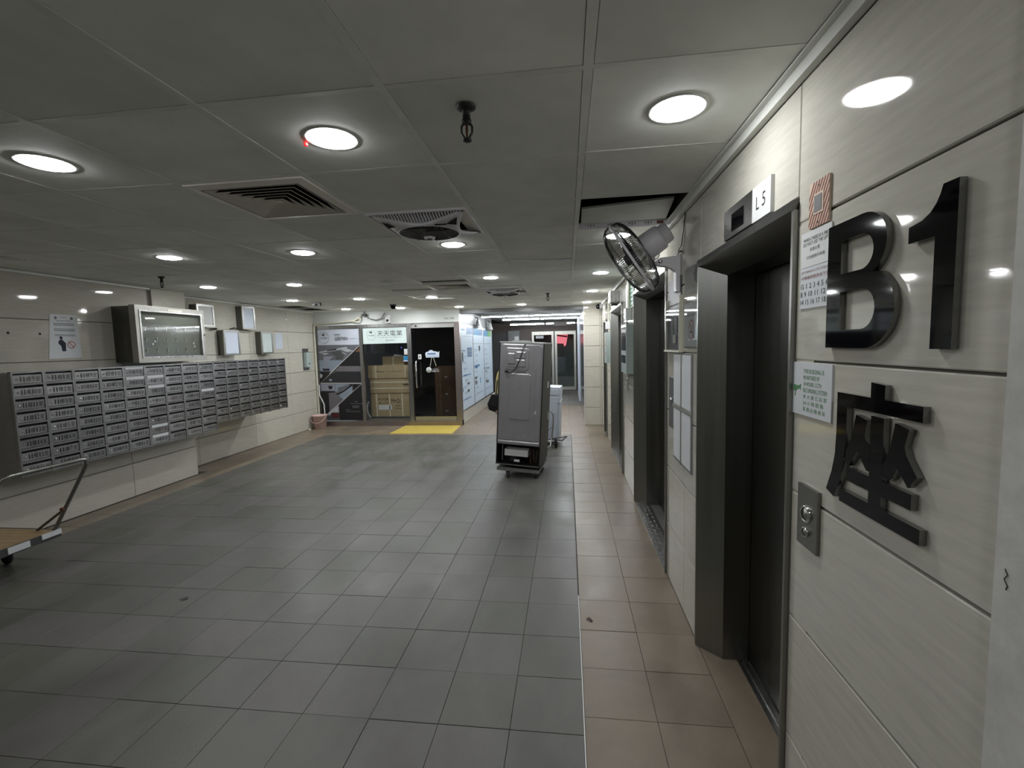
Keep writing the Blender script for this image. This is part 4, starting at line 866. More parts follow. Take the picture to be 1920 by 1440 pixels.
mb.poly(F2, [(0.645, 2.135), (0.558, 2.128), (0.540, 2.118), (0.535, 2.103), (0.543, 2.088), (0.560, 2.082), (0.59, 2.078), (0.62, 2.065), (0.645, 2.045)], -0.045, 0.005); mb.build('bracket_arm', 'fan_white', t)
MB().lathe([(0.014, 0), (0.013, 0.006), (0, 0.007)], (0.556, 2.845, 2.106), (0, -1, 0), 16).build('pivot_knob', 'chrome', t)
mb = MB(); mb.poly(F2, [(0.645, 2.142), (0.671, 2.142), (0.671, 1.925), (0.660, 1.922), (0.648, 1.93), (0.645, 1.945)], -0.055, 0.012); mb.build('wall_plate', 'fan_white', t)
mb = MB(); mb.tube([(0.66, 2.85, 2.142), (0.655, 2.83, 2.16), (0.664, 2.80, 2.18), (0.668, 2.77, 2.25), (0.669, 2.74, 2.33), (0.67, 2.73, 2.385)], 0.003, 6); mb.build('power_cord', 'black', t)
MB().tube([fc + ax * 0.2 + V3((0, 0, -0.07)), fc + ax * 0.17 + V3((0.01, -0.01, -0.105)), fc + ax * 0.12 + V3((0.01, -.01, -0.10)), (0.53, 2.86, 2.10)], 0.003, 6).build('motor_cord', 'fan_grey', t)
MB().box(0.652, 0.670, 2.80, 2.835, 2.150, 2.156).build('cord_clip', 'black', t)
# ================================================================ RIGHT WALL, BETWEEN LIFTS 1 AND 2
t = thing('notice_board', (0.66, 2.78, 0.9), 'thin metal framed board holding four white sheets between the first two lifts', 'notice board')
MB().rect(R, -2.985, 0.895, -2.56, 1.56, 0, 0.008).build('board', 'mid_grey', t)
for a, b in ((-2.97, -2.79), (-2.77, -2.575)):
    for c, d in ((1.245, 1.55), (0.91, 1.215)): MB().rect(R, a, c, b, d, 0.008, 0.010).build('sheet', 'paper', t)
MB().rect(R, -2.785, 0.895, -2.775, 1.56, 0.008, 0.014).rect(R, -2.985, 1.222, -2.56, 1.238, 0.008, 0.014).build('divider', 'alu', t)
t = thing('no_smoking_sign', (0.67, 2.59, 1.6), 'white no smoking sheet with a crossed circle in a clear sleeve', 'sign')
MB().rect(R, -2.735, 1.60, -2.44, 1.84, 0, 0.004).build('sheet', 'paper', t)
mb = MB(); mb.ring(R, -2.585, 1.69, 0.048, 0.056, 0.0042, 0.0047, 32); mb.poly(R, [(-2.628, 1.727), (-2.622, 1.733), (-2.542, 1.653), (-2.548, 1.647)], 0.0048, 0.0052); mb.build('ban_circle', 'red_print', t)
mb = MB(); mb.rect(R, -2.62, 1.675, -2.56, 1.685, 0.0042, 0.0045).poly(R, [(-2.575, 1.69), (-2.565, 1.71), (-2.575, 1.725), (-2.58, 1.71)], 0.0042, 0.0045); mb.build('cigarette', 'black', t)
mb = MB(); glyphs(['NO SMOKING', '不准吸煙']); write(mb, R, '不准吸煙', -2.66, 1.785, -2.51, 1.815, 0.0045); write(mb, R, 'NO SMOKING', -2.66, 1.768, -2.51, 1.78, 0.0045); mb.build('lettering', 'stripe_red', t)
MB().rect(R, -2.75, 1.59, -2.432, 1.86, 0.006, 0.0075).build('clear_sleeve', 'acrylic', t)
t = thing('notice_sleeve', (0.67, 2.59, 1.88), 'clear sleeve with a grey sheet above the no smoking sign', 'sign')
MB().rect(R, -2.73, 1.89, -2.44, 2.03, 0, 0.004).build('sheet', 'pg2', t); MB().rect(R, -2.74, 1.87, -2.432, 2.04, 0.005, 0.0065).build('clear_sleeve', 'acrylic', t)
t = thing('notice_case', (0.65, 2.97, 1.57), 'shallow rusty-edged glass notice case beside the second lift', 'notice case')
MB().rect(R, -3.165, 1.565, -2.80, 1.85, 0, 0.004).build('back', 'pg2', t)
MB().rect(R, -3.17, 1.565, -2.77, 1.575, 0, 0.03).rect(R, -2.795, 1.575, -2.778, 1.90, 0, 0.022).rect(R, -3.17, 1.575, -3.16, 1.90, 0, 0.02).build('case_frame', 'conduit', t)
MB().rect(R, -3.155, 1.58, -2.80, 1.83, 0.016, 0.018).build('glass', 'acrylic', t)
MB().rect(R, -2.784, 1.58, -2.779, 1.86, 0.022, 0.0225).build('rust_line', 'rust', t)
mb = MB()
for i, (a, b) in enumerate(((-3.12, 1.78), (-3.02, 1.78), (-2.92, 1.78), (-2.85, 1.78))): mb.rect(R, a, 1.68, a + 0.02, b, 0.0045, 0.0055)
mb.build('print', 'pk2', t)
MB().rect(R, -3.14, 1.86, -2.82, 2.02, 0.003, 0.006).build('upper_sheet', 'pg2', t)
MB().rect(R, -3.0, 1.62, -2.93, 1.67, 0.004, 0.010).build('paper_tag', 'strap_white', t)
t = thing('switch_plate', (0.67, 3.07, 1.1), 'dark steel lift call plate behind the four-sheet board', 'button panel')
MB().rect(R, -3.12, 1.07, -3.0, 1.40, 0, 0.006).build('plate', 'steel_dark', t); MB().lathe([(0.02, 0), (0.02, 0.005), (0, 0.006)], (0.667, 3.06, 1.25), (-1, 0, 0), 14).build('button', 'chrome', t)
# between lifts 2 and 3: info display, junction box, green notice, camera
def display(y0, y1, z0, z1, xf, lab, n):
    t = thing('info_display', (0.64, (y0 + y1) / 2, z0), lab, 'display', 'upright information displays on the lift wall')
    box('case', 'display_case', t, xf, 0.671, y0, y1, z0, z1)
    F = frame((xf, 0, 0), (0, -1, 0)); h = z1 - z0
    MB().rect(F, -y1 + 0.03, z0 + h * .47, -y0 - 0.03, z1 - 0.03, 0, 0.002).build('screen', 'screen', t)
    MB().rect(F, -y1 + 0.03, z0 + h * .21, -y0 - 0.06, z0 + h * .37, 0, 0.002).build('small_screen', 'screen', t)
    jb = thing('junction_box', (0.64, (y0 + y1) / 2, z1 + 0.06), ['white junction box and conduits above the nearer display', 'white junction box and conduits above the farther display'][n], 'junction box', 'junction boxes above the displays')
    yc = (y0 + y1) / 2
    box('box_body', 'white_plastic', jb, 0.61, 0.671, yc - 0.07, yc + 0.07, z1 + 0.055, z1 + 0.17)
    for dy in (-0.04, 0, 0.04): MB().tube([(0.65, yc + dy, z1 + 0.165), (0.65, yc + dy, 2.30), (0.652, yc + dy + 0.05, 2.36), (0.655, yc + dy + 0.05, 2.385)], 0.011, 8).build('conduit', 'conduit' if dy else 'mid_grey', jb)
    MB().tube([(0.645, yc, z1 + 0.06), (0.63, yc + 0.01, z1 + 0.03), (0.645, yc, z1 + 0.002)], 0.008, 6).build('cable', 'black', jb)
display(4.76, 5.20, 1.31, 1.82, 0.595, 'pale green framed upright display between the second and third lifts', 0)
display(7.20, 7.60, 1.32, 1.80, 0.60, 'second upright display farther along, beside the last lift', 1)
t = thing('rule_notice', (0.67, 4.95, 1.95), 'pale green printed notice high on the wall beside the second lift', 'sign')
MB().rect(R, -5.32, 1.995, -4.73, 2.27, 0, 0.008).build('sheet', 'signw', t)
for i in range(6): MB().rect(R, -5.26, 2.22 - i * 0.043, -4.80, 2.235 - i * 0.043, 0.008, 0.009).build('print_line', 'green_print', t)
t = thing('call_plate', (0.67, 4.86, 0.99), 'pale steel plate low beside the second lift', 'button panel')
MB().rect(R, -5.3, 1.10, -5.2, 1.34, 0, 0.006).build('plate', 'steel', t); MB().lathe([(0.02, 0), (0.02, 0.005), (0, 0.006)], (0.667, 5.25, 1.22), (-1, 0, 0), 14).build('button', 'chrome', t)
t = thing('emergency_lamp', (0.62, 6.3, 2.12), 'small steel box lamp above the third lift', 'lamp')
box('body', 'steel', t, 0.56, 0.671, 6.05, 6.35, 2.16, 2.30); box('bracket', 'mid_grey', t, 0.60, 0.671, 6.38, 6.44, 2.14, 2.32)
# ================================================================ MAILBOXES
def bank(y0, y1, zt, rows_, pitch, cols_, names, lab, xb, xf=-4.65):
    t = thing('mailbox_bank', ((xb + xf) / 2, (y0 + y1) / 2, zt - rows_ * pitch), lab, 'mailboxes')
    zb = zt - rows_ * pitch - 0.006; yb = 0.010
    box('casing', 'steel_box', t, xb, xf - 0.032, y0, y1, zb, zt)
    box('inside_shade_sheet', 'void', t, xf - 0.032, xf - 0.030, y0 + 0.01, y1 - 0.01, zb + 0.01, zt - 0.01)  # black sheet over the solid casing, standing in for shade inside the boxes
    cw = (y1 - y0) / cols_
    for k in range(cols_ + 1):
        y = y0 + k * cw; wv = 0.013
        box('upright_rail', 'steel_box', t, xf - 0.030, xf, max(y0, y - wv), min(y1, y + wv), zb, zt)
    mb_top = box('top_rail', 'steel_box', t, xf - 0.030, xf + 0.003, y0, y1, zt - 0.004, zt + 0.010)
    for r in range(rows_): box('shelf_rail', 'steel_box', t, xf - 0.030, xf - 0.001, y0 + 0.012, y1 - 0.012, zt - (r + 1) * pitch, zt - (r + 1) * pitch + 0.016)
    for r in range(rows_):
        for k in range(cols_):
            ya = y0 + k * cw + 0.016; yb_ = y0 + (k + 1) * cw - 0.016; za = zt - (r + 1) * pitch + 0.019; zb_ = za + pitch - 0.019 - 0.021
            F = frame((xf - 0.006, 0, 0), (0, 1, 0))
            mb = MB(); mb.add([(xf - 0.026, ya, za), (xf - 0.026, yb_, za), (xf - 0.026, yb_, zb_), (xf - 0.026, ya, zb_), (xf - 0.006, ya, za), (xf - 0.006, yb_, za), (xf - 0.004, yb_, zb_), (xf - 0.004, ya, zb_)], [(0, 3, 2, 1), (4, 5, 6, 7), (0, 1, 5, 4), (1, 2, 6, 5), (2, 3, 7, 6), (3, 0, 4, 7)])
            d = mb.build('mailbox_door', 'steel_plate', t)
            h = zb_ - za; fl_, un = names[k]; un = un + r
            MB().lathe([(0.0085, 0), (0.0085, 0.004), (0.0, 0.005)], (xf - 0.005, ya + 0.026, (za + zb_) / 2), (1, 0, 0), 8, cap=False).build('lock', 'chrome', d)
            s = '%d樓%d室' % (fl_, un); ws = [0.7 if ch in '樓室' else 0.34 for ch in s]; tot = sum(ws) + 0.10 * (len(s) - 1)
            a0 = ya + 0.046; a1 = yb_ - 0.012; sc = (a1 - a0) / tot; x = a0; mb = MB(); hh = min(h * .62, 0.042)
            for ch, w_ in zip(s, ws):
                w2 = w_ * sc * (0.45 if ch == '1' else 1); write(mb, F, ch, x + (w_ * sc - w2) / 2, (za + zb_) / 2 - hh / 2, x + (w_ * sc + w2) / 2, (za + zb_) / 2 + hh / 2, 0.0026); x += (w_ + 0.10) * sc
            mb.build('number', 'black' if (k * 3 + r) % 7 else 'brown_paint', d)
    return t, cw
F_ = frame((-4.652, 0, 0), (0, 1, 0))
b1, cw = bank(3.290, 5.505, 1.508, 8, 0.1122, 9, [(11, 9), (11, 1), (10, 9), (10, 1), (9, 9), (9, 1), (8, 9), (8, 1), (7, 9)], 'large steel bank of nine mailbox columns nearest the viewer on the left wall', -5.0)
for k, r, dz in ((4, 0, 0), (4, 1, 0), (5, 1, 0), (5, 2, 0), (5, 7, 0), (5, 6, 0), (8, 3, 0)):
    y = 3.29 + k * cw; z = 1.508 - r * 0.1122
    MB().rect(F_, y + 0.02, z - 0.024, y + cw - 0.02, z + 0.004, 0.001, 0.003).build('paper_strip', 'paper', b1)
b2, cw2 = bank(5.520, 7.070, 1.512, 8, 0.1012, 7, [(7, 1), (6, 9), (6, 1), (5, 9), (5, 1), (4, 9), (4, 1)], 'smaller steel bank of seven mailbox columns farther along the left wall', -5.36, -4.66)
# ================================================================ KEY CABINET, BULLETIN BOXES, POSTERS ON THE LEFT
t = thing('key_cabinet', (-4.85, 5.0, 1.545), 'steel and glass key cabinet standing on the mailboxes on the left wall', 'cabinet')
ya, yb, za, zb, xf = 4.513, 5.472, 1.545, 2.188, -4.70
MB().box(-5.0, xf - 0.045, ya + 0.01, yb - 0.01, za + 0.01, zb - 0.01).build('body', 'steel_door', t)
for n, a in (('frame_side', (ya, ya + 0.045, za, zb)), ('frame_side', (yb - 0.045, yb, za, zb))): box(n, 'alu', t, xf - 0.075, xf, *a)
box('frame_rail', 'alu', t, xf - 0.075, xf, ya + 0.045, yb - 0.045, za, za + 0.05); box('frame_rail', 'alu', t, xf - 0.075, xf, ya + 0.045, yb - 0.045, zb - 0.05, zb)
e = 0.018
MB().box(xf - 0.02, xf + 0.006, ya + .045, ya + .045 + e, za + .05, zb - .05).box(xf - 0.02, xf + 0.006, yb - .045 - e, yb - .045, za + .05, zb - .05).box(xf - 0.02, xf + 0.006, ya + .063, yb - .063, za + .05, za + .05 + e).box(xf - 0.02, xf + 0.006, ya + .063, yb - .063, zb - .05 - e, zb - .05).build('door_frame', 'steel', t)
box('key_board', 'key_board', t, xf - 0.044, xf - 0.036, ya + 0.05, yb - 0.05, za + 0.05, zb - 0.05)
box('glass', 'acrylic', t, xf - 0.010, xf - 0.006, ya + 0.063, yb - 0.063, za + 0.068, zb - 0.068)
for r in range(3):
    for k in range(6):
        y = ya + 0.14 + k * 0.135; z = za + 0.40 - r * 0.125
        if (r, k) == (0, 5): continue
        mb = MB(); mb.lathe([(0.008, 0), (0.008, 0.012), (0, 0.013)], (xf - 0.036, y, z), (1, 0, 0), 8); mb.box(xf - 0.033, xf - 0.030, y - 0.004, y + 0.004, z - 0.035, z); mb.build('key', 'steel_bright', t)
        MB().box(xf - 0.036, xf - 0.035, y - 0.035, y + 0.04, z - 0.075, z - 0.05).build('key_label', 'mid_grey', t)
for y, z in ((ya + 0.25, za + 0.24), (ya + 0.22, za + 0.21), (yb - 0.16, za + 0.22), (yb - 0.15, za + 0.18)): MB().box(xf - 0.034, xf - 0.031, y - 0.012, y + 0.012, z - 0.012, z + 0.012).build('key_tag', 'paper', t)
MB().lathe([(0.010, 0), (0.010, 0.012), (0, 0.013)], (xf, yb - 0.02, za + 0.33), (1, 0, 0), 10).build('lock', 'chrome', t)
MB().box(xf + 0.001, xf + 0.003, ya + 0.42, ya + 0.62, zb - 0.045, zb - 0.02).build('torn_tape', 'strap_white', t)
def bulletin(y0, y1, z0, z1, lab, c, dep=0.12):
    t = thing('bulletin_box', (-5.3, (y0 + y1) / 2, z0), lab, 'bulletin box', 'small steel framed bulletin boxes on the left wall')
    xf = -5.36 + dep; MB().box(-5.36, xf - 0.005, y0 + 0.008, y1 - 0.008, z0 + 0.006, z1 - 0.006).build('case', 'steel_door', t)
    e = 0.028
    for a in ((y0, y0 + e, z0, z1), (y1 - e, y1, z0, z1), (y0 + e, y1 - e, z0, z0 + e), (y0 + e, y1 - e, z1 - e, z1)): box('frame_strip', 'steel_bright', t, xf - 0.012, xf + 0.004, *a)
    box('paper', c, t, xf - 0.006, xf - 0.002, y0 + e + .004, y1 - e - .004, z0 + e, z1 - e)
bulletin(5.98, 6.30, 2.02, 2.345, 'pale bulletin box just right of the key cabinet, upper row', 'white_plastic')
bulletin(6.90, 7.20, 2.01, 2.39, 'bulletin box highest on the wall with a bluish sheet', 'paper_blue')
bulletin(6.46, 6.80, 1.595, 1.985, 'bulletin box in the lower row with the bluest sheet', 'paper_blue')
bulletin(7.33, 7.64, 1.60, 1.985, 'bulletin box in the lower row with a greenish white sheet', 'signw')
t = tag(MB().rect(LF, 7.88, 1.685, 8.09, 1.975, 0, 0.003).build('wall_notice', 'paper_blue'), 'small pale blue unframed sheet right of the bulletin boxes', 'notice')
t = thing('pipe_stub', (-5.34, 6.68, 1.99), 'white pipe running between the two rows of bulletin boxes', 'pipe')
MB().tube([(-5.349, 6.33, 1.9975), (-5.349, 7.85, 1.9975)], 0.009, 8).build('pipe', 'conduit', t); MB().tube([(-5.33, 6.32, 2.0), (-5.31, 6.42, 2.005), (-5.30, 6.36, 1.995)], 0.012, 6).build('cable_end', 'black', t); MB().tube([(-5.33, 6.72, 2.01), (-5.31, 6.80, 2.03), (-5.31, 6.86, 2.01)], 0.01, 6).build('cable_end', 'black', t)
# warning poster on the near left wall
t = thing('warning_poster', (-4.99, 4.0, 1.62), 'white printed poster with a figure and a red ban circle, left wall', 'poster')
PF = frame((-4.999, 0, 0), (0, 1, 0))
MB().poly(PF, [(3.905, 2.055), (4.155, 2.055), (4.165, 1.63), (4.150, 1.622), (3.862, 1.618)], 0, 0.002).build('sheet', 'paper', t)
mb = MB()
for z in (1.965, 1.955, 1.945, 1.91, 1.90, 1.89, 1.852, 1.842): mb.rect(PF, 3.93, z, 4.12, z + 0.005, 0.0022, 0.0025)
glyphs(['慎防高空墜物', 'HONG KONG POLICE']); write(mb, PF, 'HONG KONG POLICE', 3.99, 2.02, 4.06, 2.035, 0.0025); write(mb, PF, '慎防高空墜物', 3.96, 1.985, 4.09, 2.0, 0.0025)
mb.build('print', 'pg1', t)
mb = MB(); mb.ring(PF, 4.075, 1.755, 0.030, 0.037, 0.0022, 0.0026, 24); mb.poly(PF, [(4.050, 1.780), (4.055, 1.785), (4.10, 1.73), (4.095, 1.725)], 0.0027, 0.003); mb.build('ban_circle', 'red_print', t)
mb = MB(); mb.poly(PF, arc(3.985, 1.822, 0.014, 0.018, 0, 340, 10), 0.0022, 0.0026); mb.poly(PF, [(3.965, 1.80), (3.995, 1.805), (4.025, 1.77), (4.02, 1.69), (3.985, 1.69), (3.98, 1.74), (3.955, 1.77)], 0.0022, 0.0026); mb.build('printed_figure', 'navy', t)
MB().poly(PF, arc(3.955, 2.02, 0.012, 0.015, 0, 340, 8), 0.0022, 0.0026).poly(PF, arc(4.10, 2.02, 0.014, 0.015, 0, 340, 8), 0.0022, 0.0026).build('emblem', 'pg3', t)
# door phone by the shop
t = thing('door_phone', (-5.34, 8.8, 1.25), 'grey door phone on a steel plate near the shop corner', 'intercom')
MB().rect(LF, 8.72, 1.24, 8.93, 1.68, 0, 0.008).build('back_plate', 'steel', t)
ph = MB().rect(LF, 8.76, 1.30, 8.93, 1.60, 0.008, 0.065).build('body', 'display_case', t)
MB().lathe([(0.012, 0), (0, 0.004)], (-5.295, 8.83, 1.45), (1, 0, 0), 10).build('button', 'white_plastic', ph); MB().box(-5.296, -5.293, 8.83, 8.88, 1.36, 1.38).build('speaker_slot', 'black', ph)
# conduits around the shop frame and cable on the fascia
t = thing('conduit_pipe', (-5.33, 9.15, 0.1), 'cream conduit rising beside the shop and bending along the fascia', 'pipe')
MB().tube([(-5.335, 9.17, 0.12), (-5.335, 9.17, 0.75), (-5.335, 9.17, 1.4), (-5.335, 9.17, 2.10), (-5.32, 9.17, 2.18), (-5.25, 9.17, 2.20), (-4.62, 9.17, 2.225), (-4.45, 9.17, 2.235), (-4.33, 9.17, 2.285), (-4.27, 9.17, 2.35)], 0.022, 10).build('pipe', 'conduit', t)
MB().tube([(-4.45, 9.15, 2.22), (-4.33, 9.15, 2.20), (-4.29, 9.15, 2.24), (-4.28, 9.15, 2.29), (-4.30, 9.15, 2.33)], 0.012, 8).build('loose_loop', 'conduit', t)
MB().tube([(-5.29, 9.15, 0.90), (-5.29, 9.15, 0.68), (-5.24, 9.15, 0.58), (-5.20, 9.15, 0.48), (-5.195, 9.15, 0.27)], 0.013, 8).build('white_hose', 'white_plastic', t)
t = thing('fascia_cable', (-4.0, 9.15, 2.3), 'tangled dark cable dropping from the ceiling onto the white fascia', 'cable')
MB().tube([(-4.20, 9.17, 2.42), (-4.20, 9.16, 2.34), (-4.10, 9.18, 2.27), (-3.95, 9.18, 2.235), (-3.83, 9.18, 2.27), (-3.76, 9.19, 2.38)], 0.012, 8).build('cable', 'mid_grey', t); MB().box(-4.23, -4.15, 9.12, 9.20, 2.32, 2.37).build('connector', 'black', t)
# ================================================================ INSIDE THE SHOP
bx = lambda n, x0, x1, y0, y1, z0, z1, lab, m='cardboard', g='cartons stacked behind the middle shop window': (lambda t: (MB().box(x0, x1, y0, y1, z0, z1).build('carton', m, t), t)[1])(thing('cardboard_box', ((x0 + x1) / 2, (y0 + y1) / 2, z0), lab, 'box', g))
PB = lambda y: frame((0, y, 0), (1, 0, 0))
b = bx('b', -4.385, -3.50, 9.70, 10.1, 0.125, 0.655, 'biggest brown carton at the bottom of the window stack with three white straps')
for x in (-4.255, -3.955, -3.66): MB().rect(PB(9.70), x - 0.009, 0.125, x + 0.009, 0.655, 0.001, 0.003).build('strap', 'strap_white', b)
mb = MB(); glyphs(['RUGR', 'MrQi', 'AIR CONDITIONER']); write(mb, PB(9.70), 'RUGR', -4.215, 0.485, -3.975, 0.54, 0.002); write(mb, PB(9.70), 'MrQi', -3.91, 0.415, -3.70, 0.52, 0.002); write(mb, PB(9.70), 'AIR CONDITIONER', -4.13, 0.42, -3.975, 0.445, 0.002)
mb.poly(PB(9.70), [(-4.175, 0.455), (-4.165, 0.44), (-4.175, 0.425), (-4.185, 0.44)], 0.001, 0.002).poly(PB(9.70), [(-4.185, 0.44), (-4.175, 0.425), (-4.195, 0.41), (-4.205, 0.41)], 0.001, 0.002).poly(PB(9.70), [(-4.165, 0.44), (-4.145, 0.41), (-4.155, 0.41), (-4.175, 0.425)], 0.001, 0.002).rect(PB(9.70), -3.82, 0.36, -3.69, 0.37, 0.001, 0.002).rect(PB(9.70), -3.82, 0.30, -3.69, 0.31, 0.001, 0.002); mb.build('lettering', 'pk2', b)
MB().rect(PB(9.70), -4.215, 0.275, -3.91, 0.385, 0.0015, 0.003).build('shipping_label', 'paper', b)
b = bx('b', -4.38, -3.46, 9.68, 10.0, 0.655, 0.985, 'flat carton with two horizontal white straps, second in the window stack')
for z in (0.76, 0.895): MB().rect(PB(9.68), -4.38, z - 0.008, -3.46, z + 0.008, 0.001, 0.003).build('strap', 'strap_white', b)
mb = MB(); mb.rect(PB(9.68), -3.62, 0.83, -3.50, 0.85, 0.001, 0.002); mb.build('lettering', 'pk2', b)
b = bx('b', -4.405, -3.44, 9.66, 10.0, 0.985, 1.27, 'wide carton with printed lettering, third in the window stack')
for x in (-4.225, -3.55): MB().rect(PB(9.66), x - 0.006, 0.985, x + 0.006, 1.27, 0.001, 0.002).build('strap', 'strap_white', b)
mb = MB(); glyphs(['Rinnai', 'model instructions sold by merchant']); write(mb, PB(9.66), 'Rinnai', -4.205, 1.115, -4.03, 1.155, 0.002); write(mb, PB(9.66), 'model instructions sold by merchant', -3.98, 1.12, -3.63, 1.14, 0.002); mb.build('lettering', 'pk2', b)
b = bx('b', -4.075, -3.585, 9.70, 10.0, 1.27, 1.462, 'smallest plain carton on top of the window stack'); MB().rect(PB(9.70), -3.84, 1.27, -3.82, 1.462, 0.0005, 0.001).build('tape', 'strap_white', b)
t = tag(MB().add([(-3.83, 9.72, 1.464), (-3.60, 9.72, 1.464), (-3.60, 9.95, 1.464), (-3.83, 9.95, 1.464), (-3.80, 9.72, 1.51), (-3.62, 9.74, 1.475), (-3.62, 9.93, 1.475), (-3.79, 9.93, 1.50)], [(0, 3, 2, 1), (4, 5, 6, 7), (0, 1, 5, 4), (1, 2, 6, 5), (2, 3, 7, 6), (3, 0, 4, 7)]).build('paper_stack', 'paper'), 'loose white papers lying on the topmost window carton', 'papers')
t = thing('hand_cart', (-3.9, 9.9, 0.1), 'low cart under the window cartons with a white bow handle', 'cart')
box('deck', 'dark_grey', t, -4.40, -3.40, 9.62, 10.15, 0.108, 0.124)
MB().tube([(-4.36, 9.60, 0.11), (-4.425, 9.60, 0.20), (-4.44, 9.60, 0.32), (-4.42, 9.60, 0.44), (-4.39, 9.60, 0.47)], 0.012, 8).build('bow_handle', 'white_plastic', t)
for i, (z0, z1, lab) in enumerate(((0.12, 0.49, 'bottom of the three dim reddish cartons behind the glass shop door'), (0.492, 0.868, 'middle of the three dim reddish cartons behind the glass shop door'), (0.87, 1.215, 'top of the three dim reddish cartons behind the glass shop door'))):
    b = bx('b', -2.90, -2.36, 9.72, 10.3, z0, z1, lab, 'cardboard_red' if i != 1 else 'cardboard_red', 'reddish cartons behind the shop door')
    MB().rect(PB(9.72), -2.79, z0 + 0.01, -2.775, z1 - 0.01, 0.001, 0.002).build('tape', 'cardboard', b); MB().rect(PB(9.72), -2.68, z0 + 0.10, -2.62, z0 + 0.135, 0.001, 0.002).build('label', 'paper', b)
for x0, z0, x1, z1, m, nm, lab in ((-3.37, 1.50, -3.325, 1.62, 'paper', 'window_sticker', 'white sticker with an orange foot on the middle pane'), (-3.39, 1.36, -3.325, 1.475, 'pbl', 'window_sticker', 'dark blue sticker under the white one on the middle pane')):
    t = thing('window_sticker', ((x0 + x1) / 2, 9.24, z0), lab, 'sticker'); MB().rect(PB(9.2445), x0 - 0.03, z0, x1, z1, 0, 0.001).build('film', m, t); MB().rect(PB(9.2445), x0 - 0.03, z0 if m == 'paper' else z0, x1, z0 + 0.02, 0.001, 0.0015).build('foot', 'stripe_cream' if m == 'paper' else 'paper_blue', t)
tag(MB().lathe([(0.008, 0), (0.0, 0.006)], (-3.70, 9.9, 1.65), (0, -1, 0), 8).build('indicator_light', 'blue_led'), 'tiny blue indicator light glowing inside the dark shop', 'indicator')
t = thing('door_sticker', (-3.06, 9.24, 1.40), 'small white square sticker above the shop door handle', 'sticker'); MB().rect(PB(9.2445), -3.10, 1.40, -3.03, 1.50, 0, 0.001).build('film', 'white_plastic', t); MB().rect(PB(9.2445), -3.08, 1.43, -3.055, 1.465, 0.001, 0.0015).build('mark', 'dark_grey', t)
t = thing('hanging_shop_sign', (-2.77, 9.23, 1.10), 'white cloud shaped sign with strings and a round tag on the glass door', 'sign')
MB().poly(PB(9.244), [(-2.93, 1.43), (-2.65, 1.43), (-2.645, 1.50), (-2.64, 1.56), (-2.665, 1.535), (-2.70, 1.55), (-2.77, 1.56), (-2.80, 1.585), (-2.85, 1.58), (-2.87, 1.555), (-2.92, 1.545), (-2.945, 1.51)], 0, 0.006).build('board', 'paper_blue', t)
MB().rect(PB(9.244), -2.92, 1.45, -2.66, 1.458, 0.0062, 0.007).rect(PB(9.244), -2.90, 1.49, -2.72, 1.52, 0.0062, 0.007).build('print', 'psb', t)
MB().tube([(-2.81, 9.24, 1.43), (-2.85, 9.24, 1.23)], 0.004, 5).tube([(-2.775, 9.24, 1.43), (-2.72, 9.24, 1.25)], 0.004, 5).build('string', 'strap_white', t)
MB().lathe([(0.058, 0), (0.058, 0.006), (0, 0.006)], (-2.88, 9.244, 1.17), (0, -1, 0), 24).build('round_tag', 'paper', t)
mb = MB(); glyphs(['天天電業', '25886175']); write(mb, PB(9.244), '25886175', -2.815, 1.125, -2.665, 1.165, 0.001); write(mb, PB(9.244), '天天電業', -2.80, 1.175, -2.68, 1.195, 0.001); mb.build('lettering', 'paper', t); mb = MB(); write(mb, PB(9.244), '天天電業', -2.92, 1.155, -2.84, 1.175, 0.0065); mb.rect(PB(9.244), -2.89, 1.195, -2.865, 1.21, 0.0062, 0.007); mb.build('tag_print', 'pk', t)
for y, lab in ((10.92, 'white cone wall washer over the first joint of the side posters'), (12.6, 'farther white cone wall washer over the side posters')):
    t = thing('cone_lamp', (-2.15, y, 2.11), lab, 'lamp', 'cone wall washers'); MB().lathe([(0.085, 0), (0.075, 0.02), (0.035, 0.16), (0.02, 0.165)], (-2.13, y, 2.11), (0, 0, 1), 16).build('shade', 'white_plastic', t)
    MB().tube([(-2.13, y, 2.27), (-2.14, y, 2.32), (-2.19, y, 2.33)], 0.012, 6).build('arm', 'black', t); box('shelf', 'steel', t, -2.19, -2.08, y - 0.25, y + 0.25, 2.085, 2.10)
# ================================================================ FLOOR THINGS
t = tag(MB().add([(-3.43, 8.33, 0), (-2.19, 8.33, 0), (-2.22, 9.165, 0), (-3.42, 9.165, 0), (-3.42, 8.34, 0.012), (-2.20, 8.34, 0.012), (-2.23, 9.155, 0.012), (-3.41, 9.155, 0.012)], [(0, 3, 2, 1), (4, 5, 6, 7), (0, 1, 5, 4), (1, 2, 6, 5), (2, 3, 7, 6), (3, 0, 4, 7)]).build('door_mat', 'yellow_mat'), 'bright yellow mat on the floor before the glass shop door', 'mat')
t = thing('bucket', (-5.185, 8.93, 0), 'pink plastic bucket with a handle in the corner by the shop', 'bucket')
MB().lathe([(0.0, 0.012), (0.105, 0.012), (0.110, 0.0), (0.116, 0.0), (0.146, 0.27), (0.158, 0.272), (0.158, 0.284), (0.143, 0.284), (0.139, 0.27), (0.108, 0.02), (0.0, 0.02)], (-5.185, 8.93, 0.0), (0, 0, 1), 28, cap=False).build('pail', 'pink_plastic', t)
MB().tube([(-5.185 + 0.157 * math.cos(a), 8.93 - 0.05 - 0.118 * math.sin(a) ** 1.0, 0.262 - 0.13 * math.sin(a)) for a in [PI * k / 14 for k in range(15)]], 0.0055, 6).build('handle', 'pink_plastic', t)
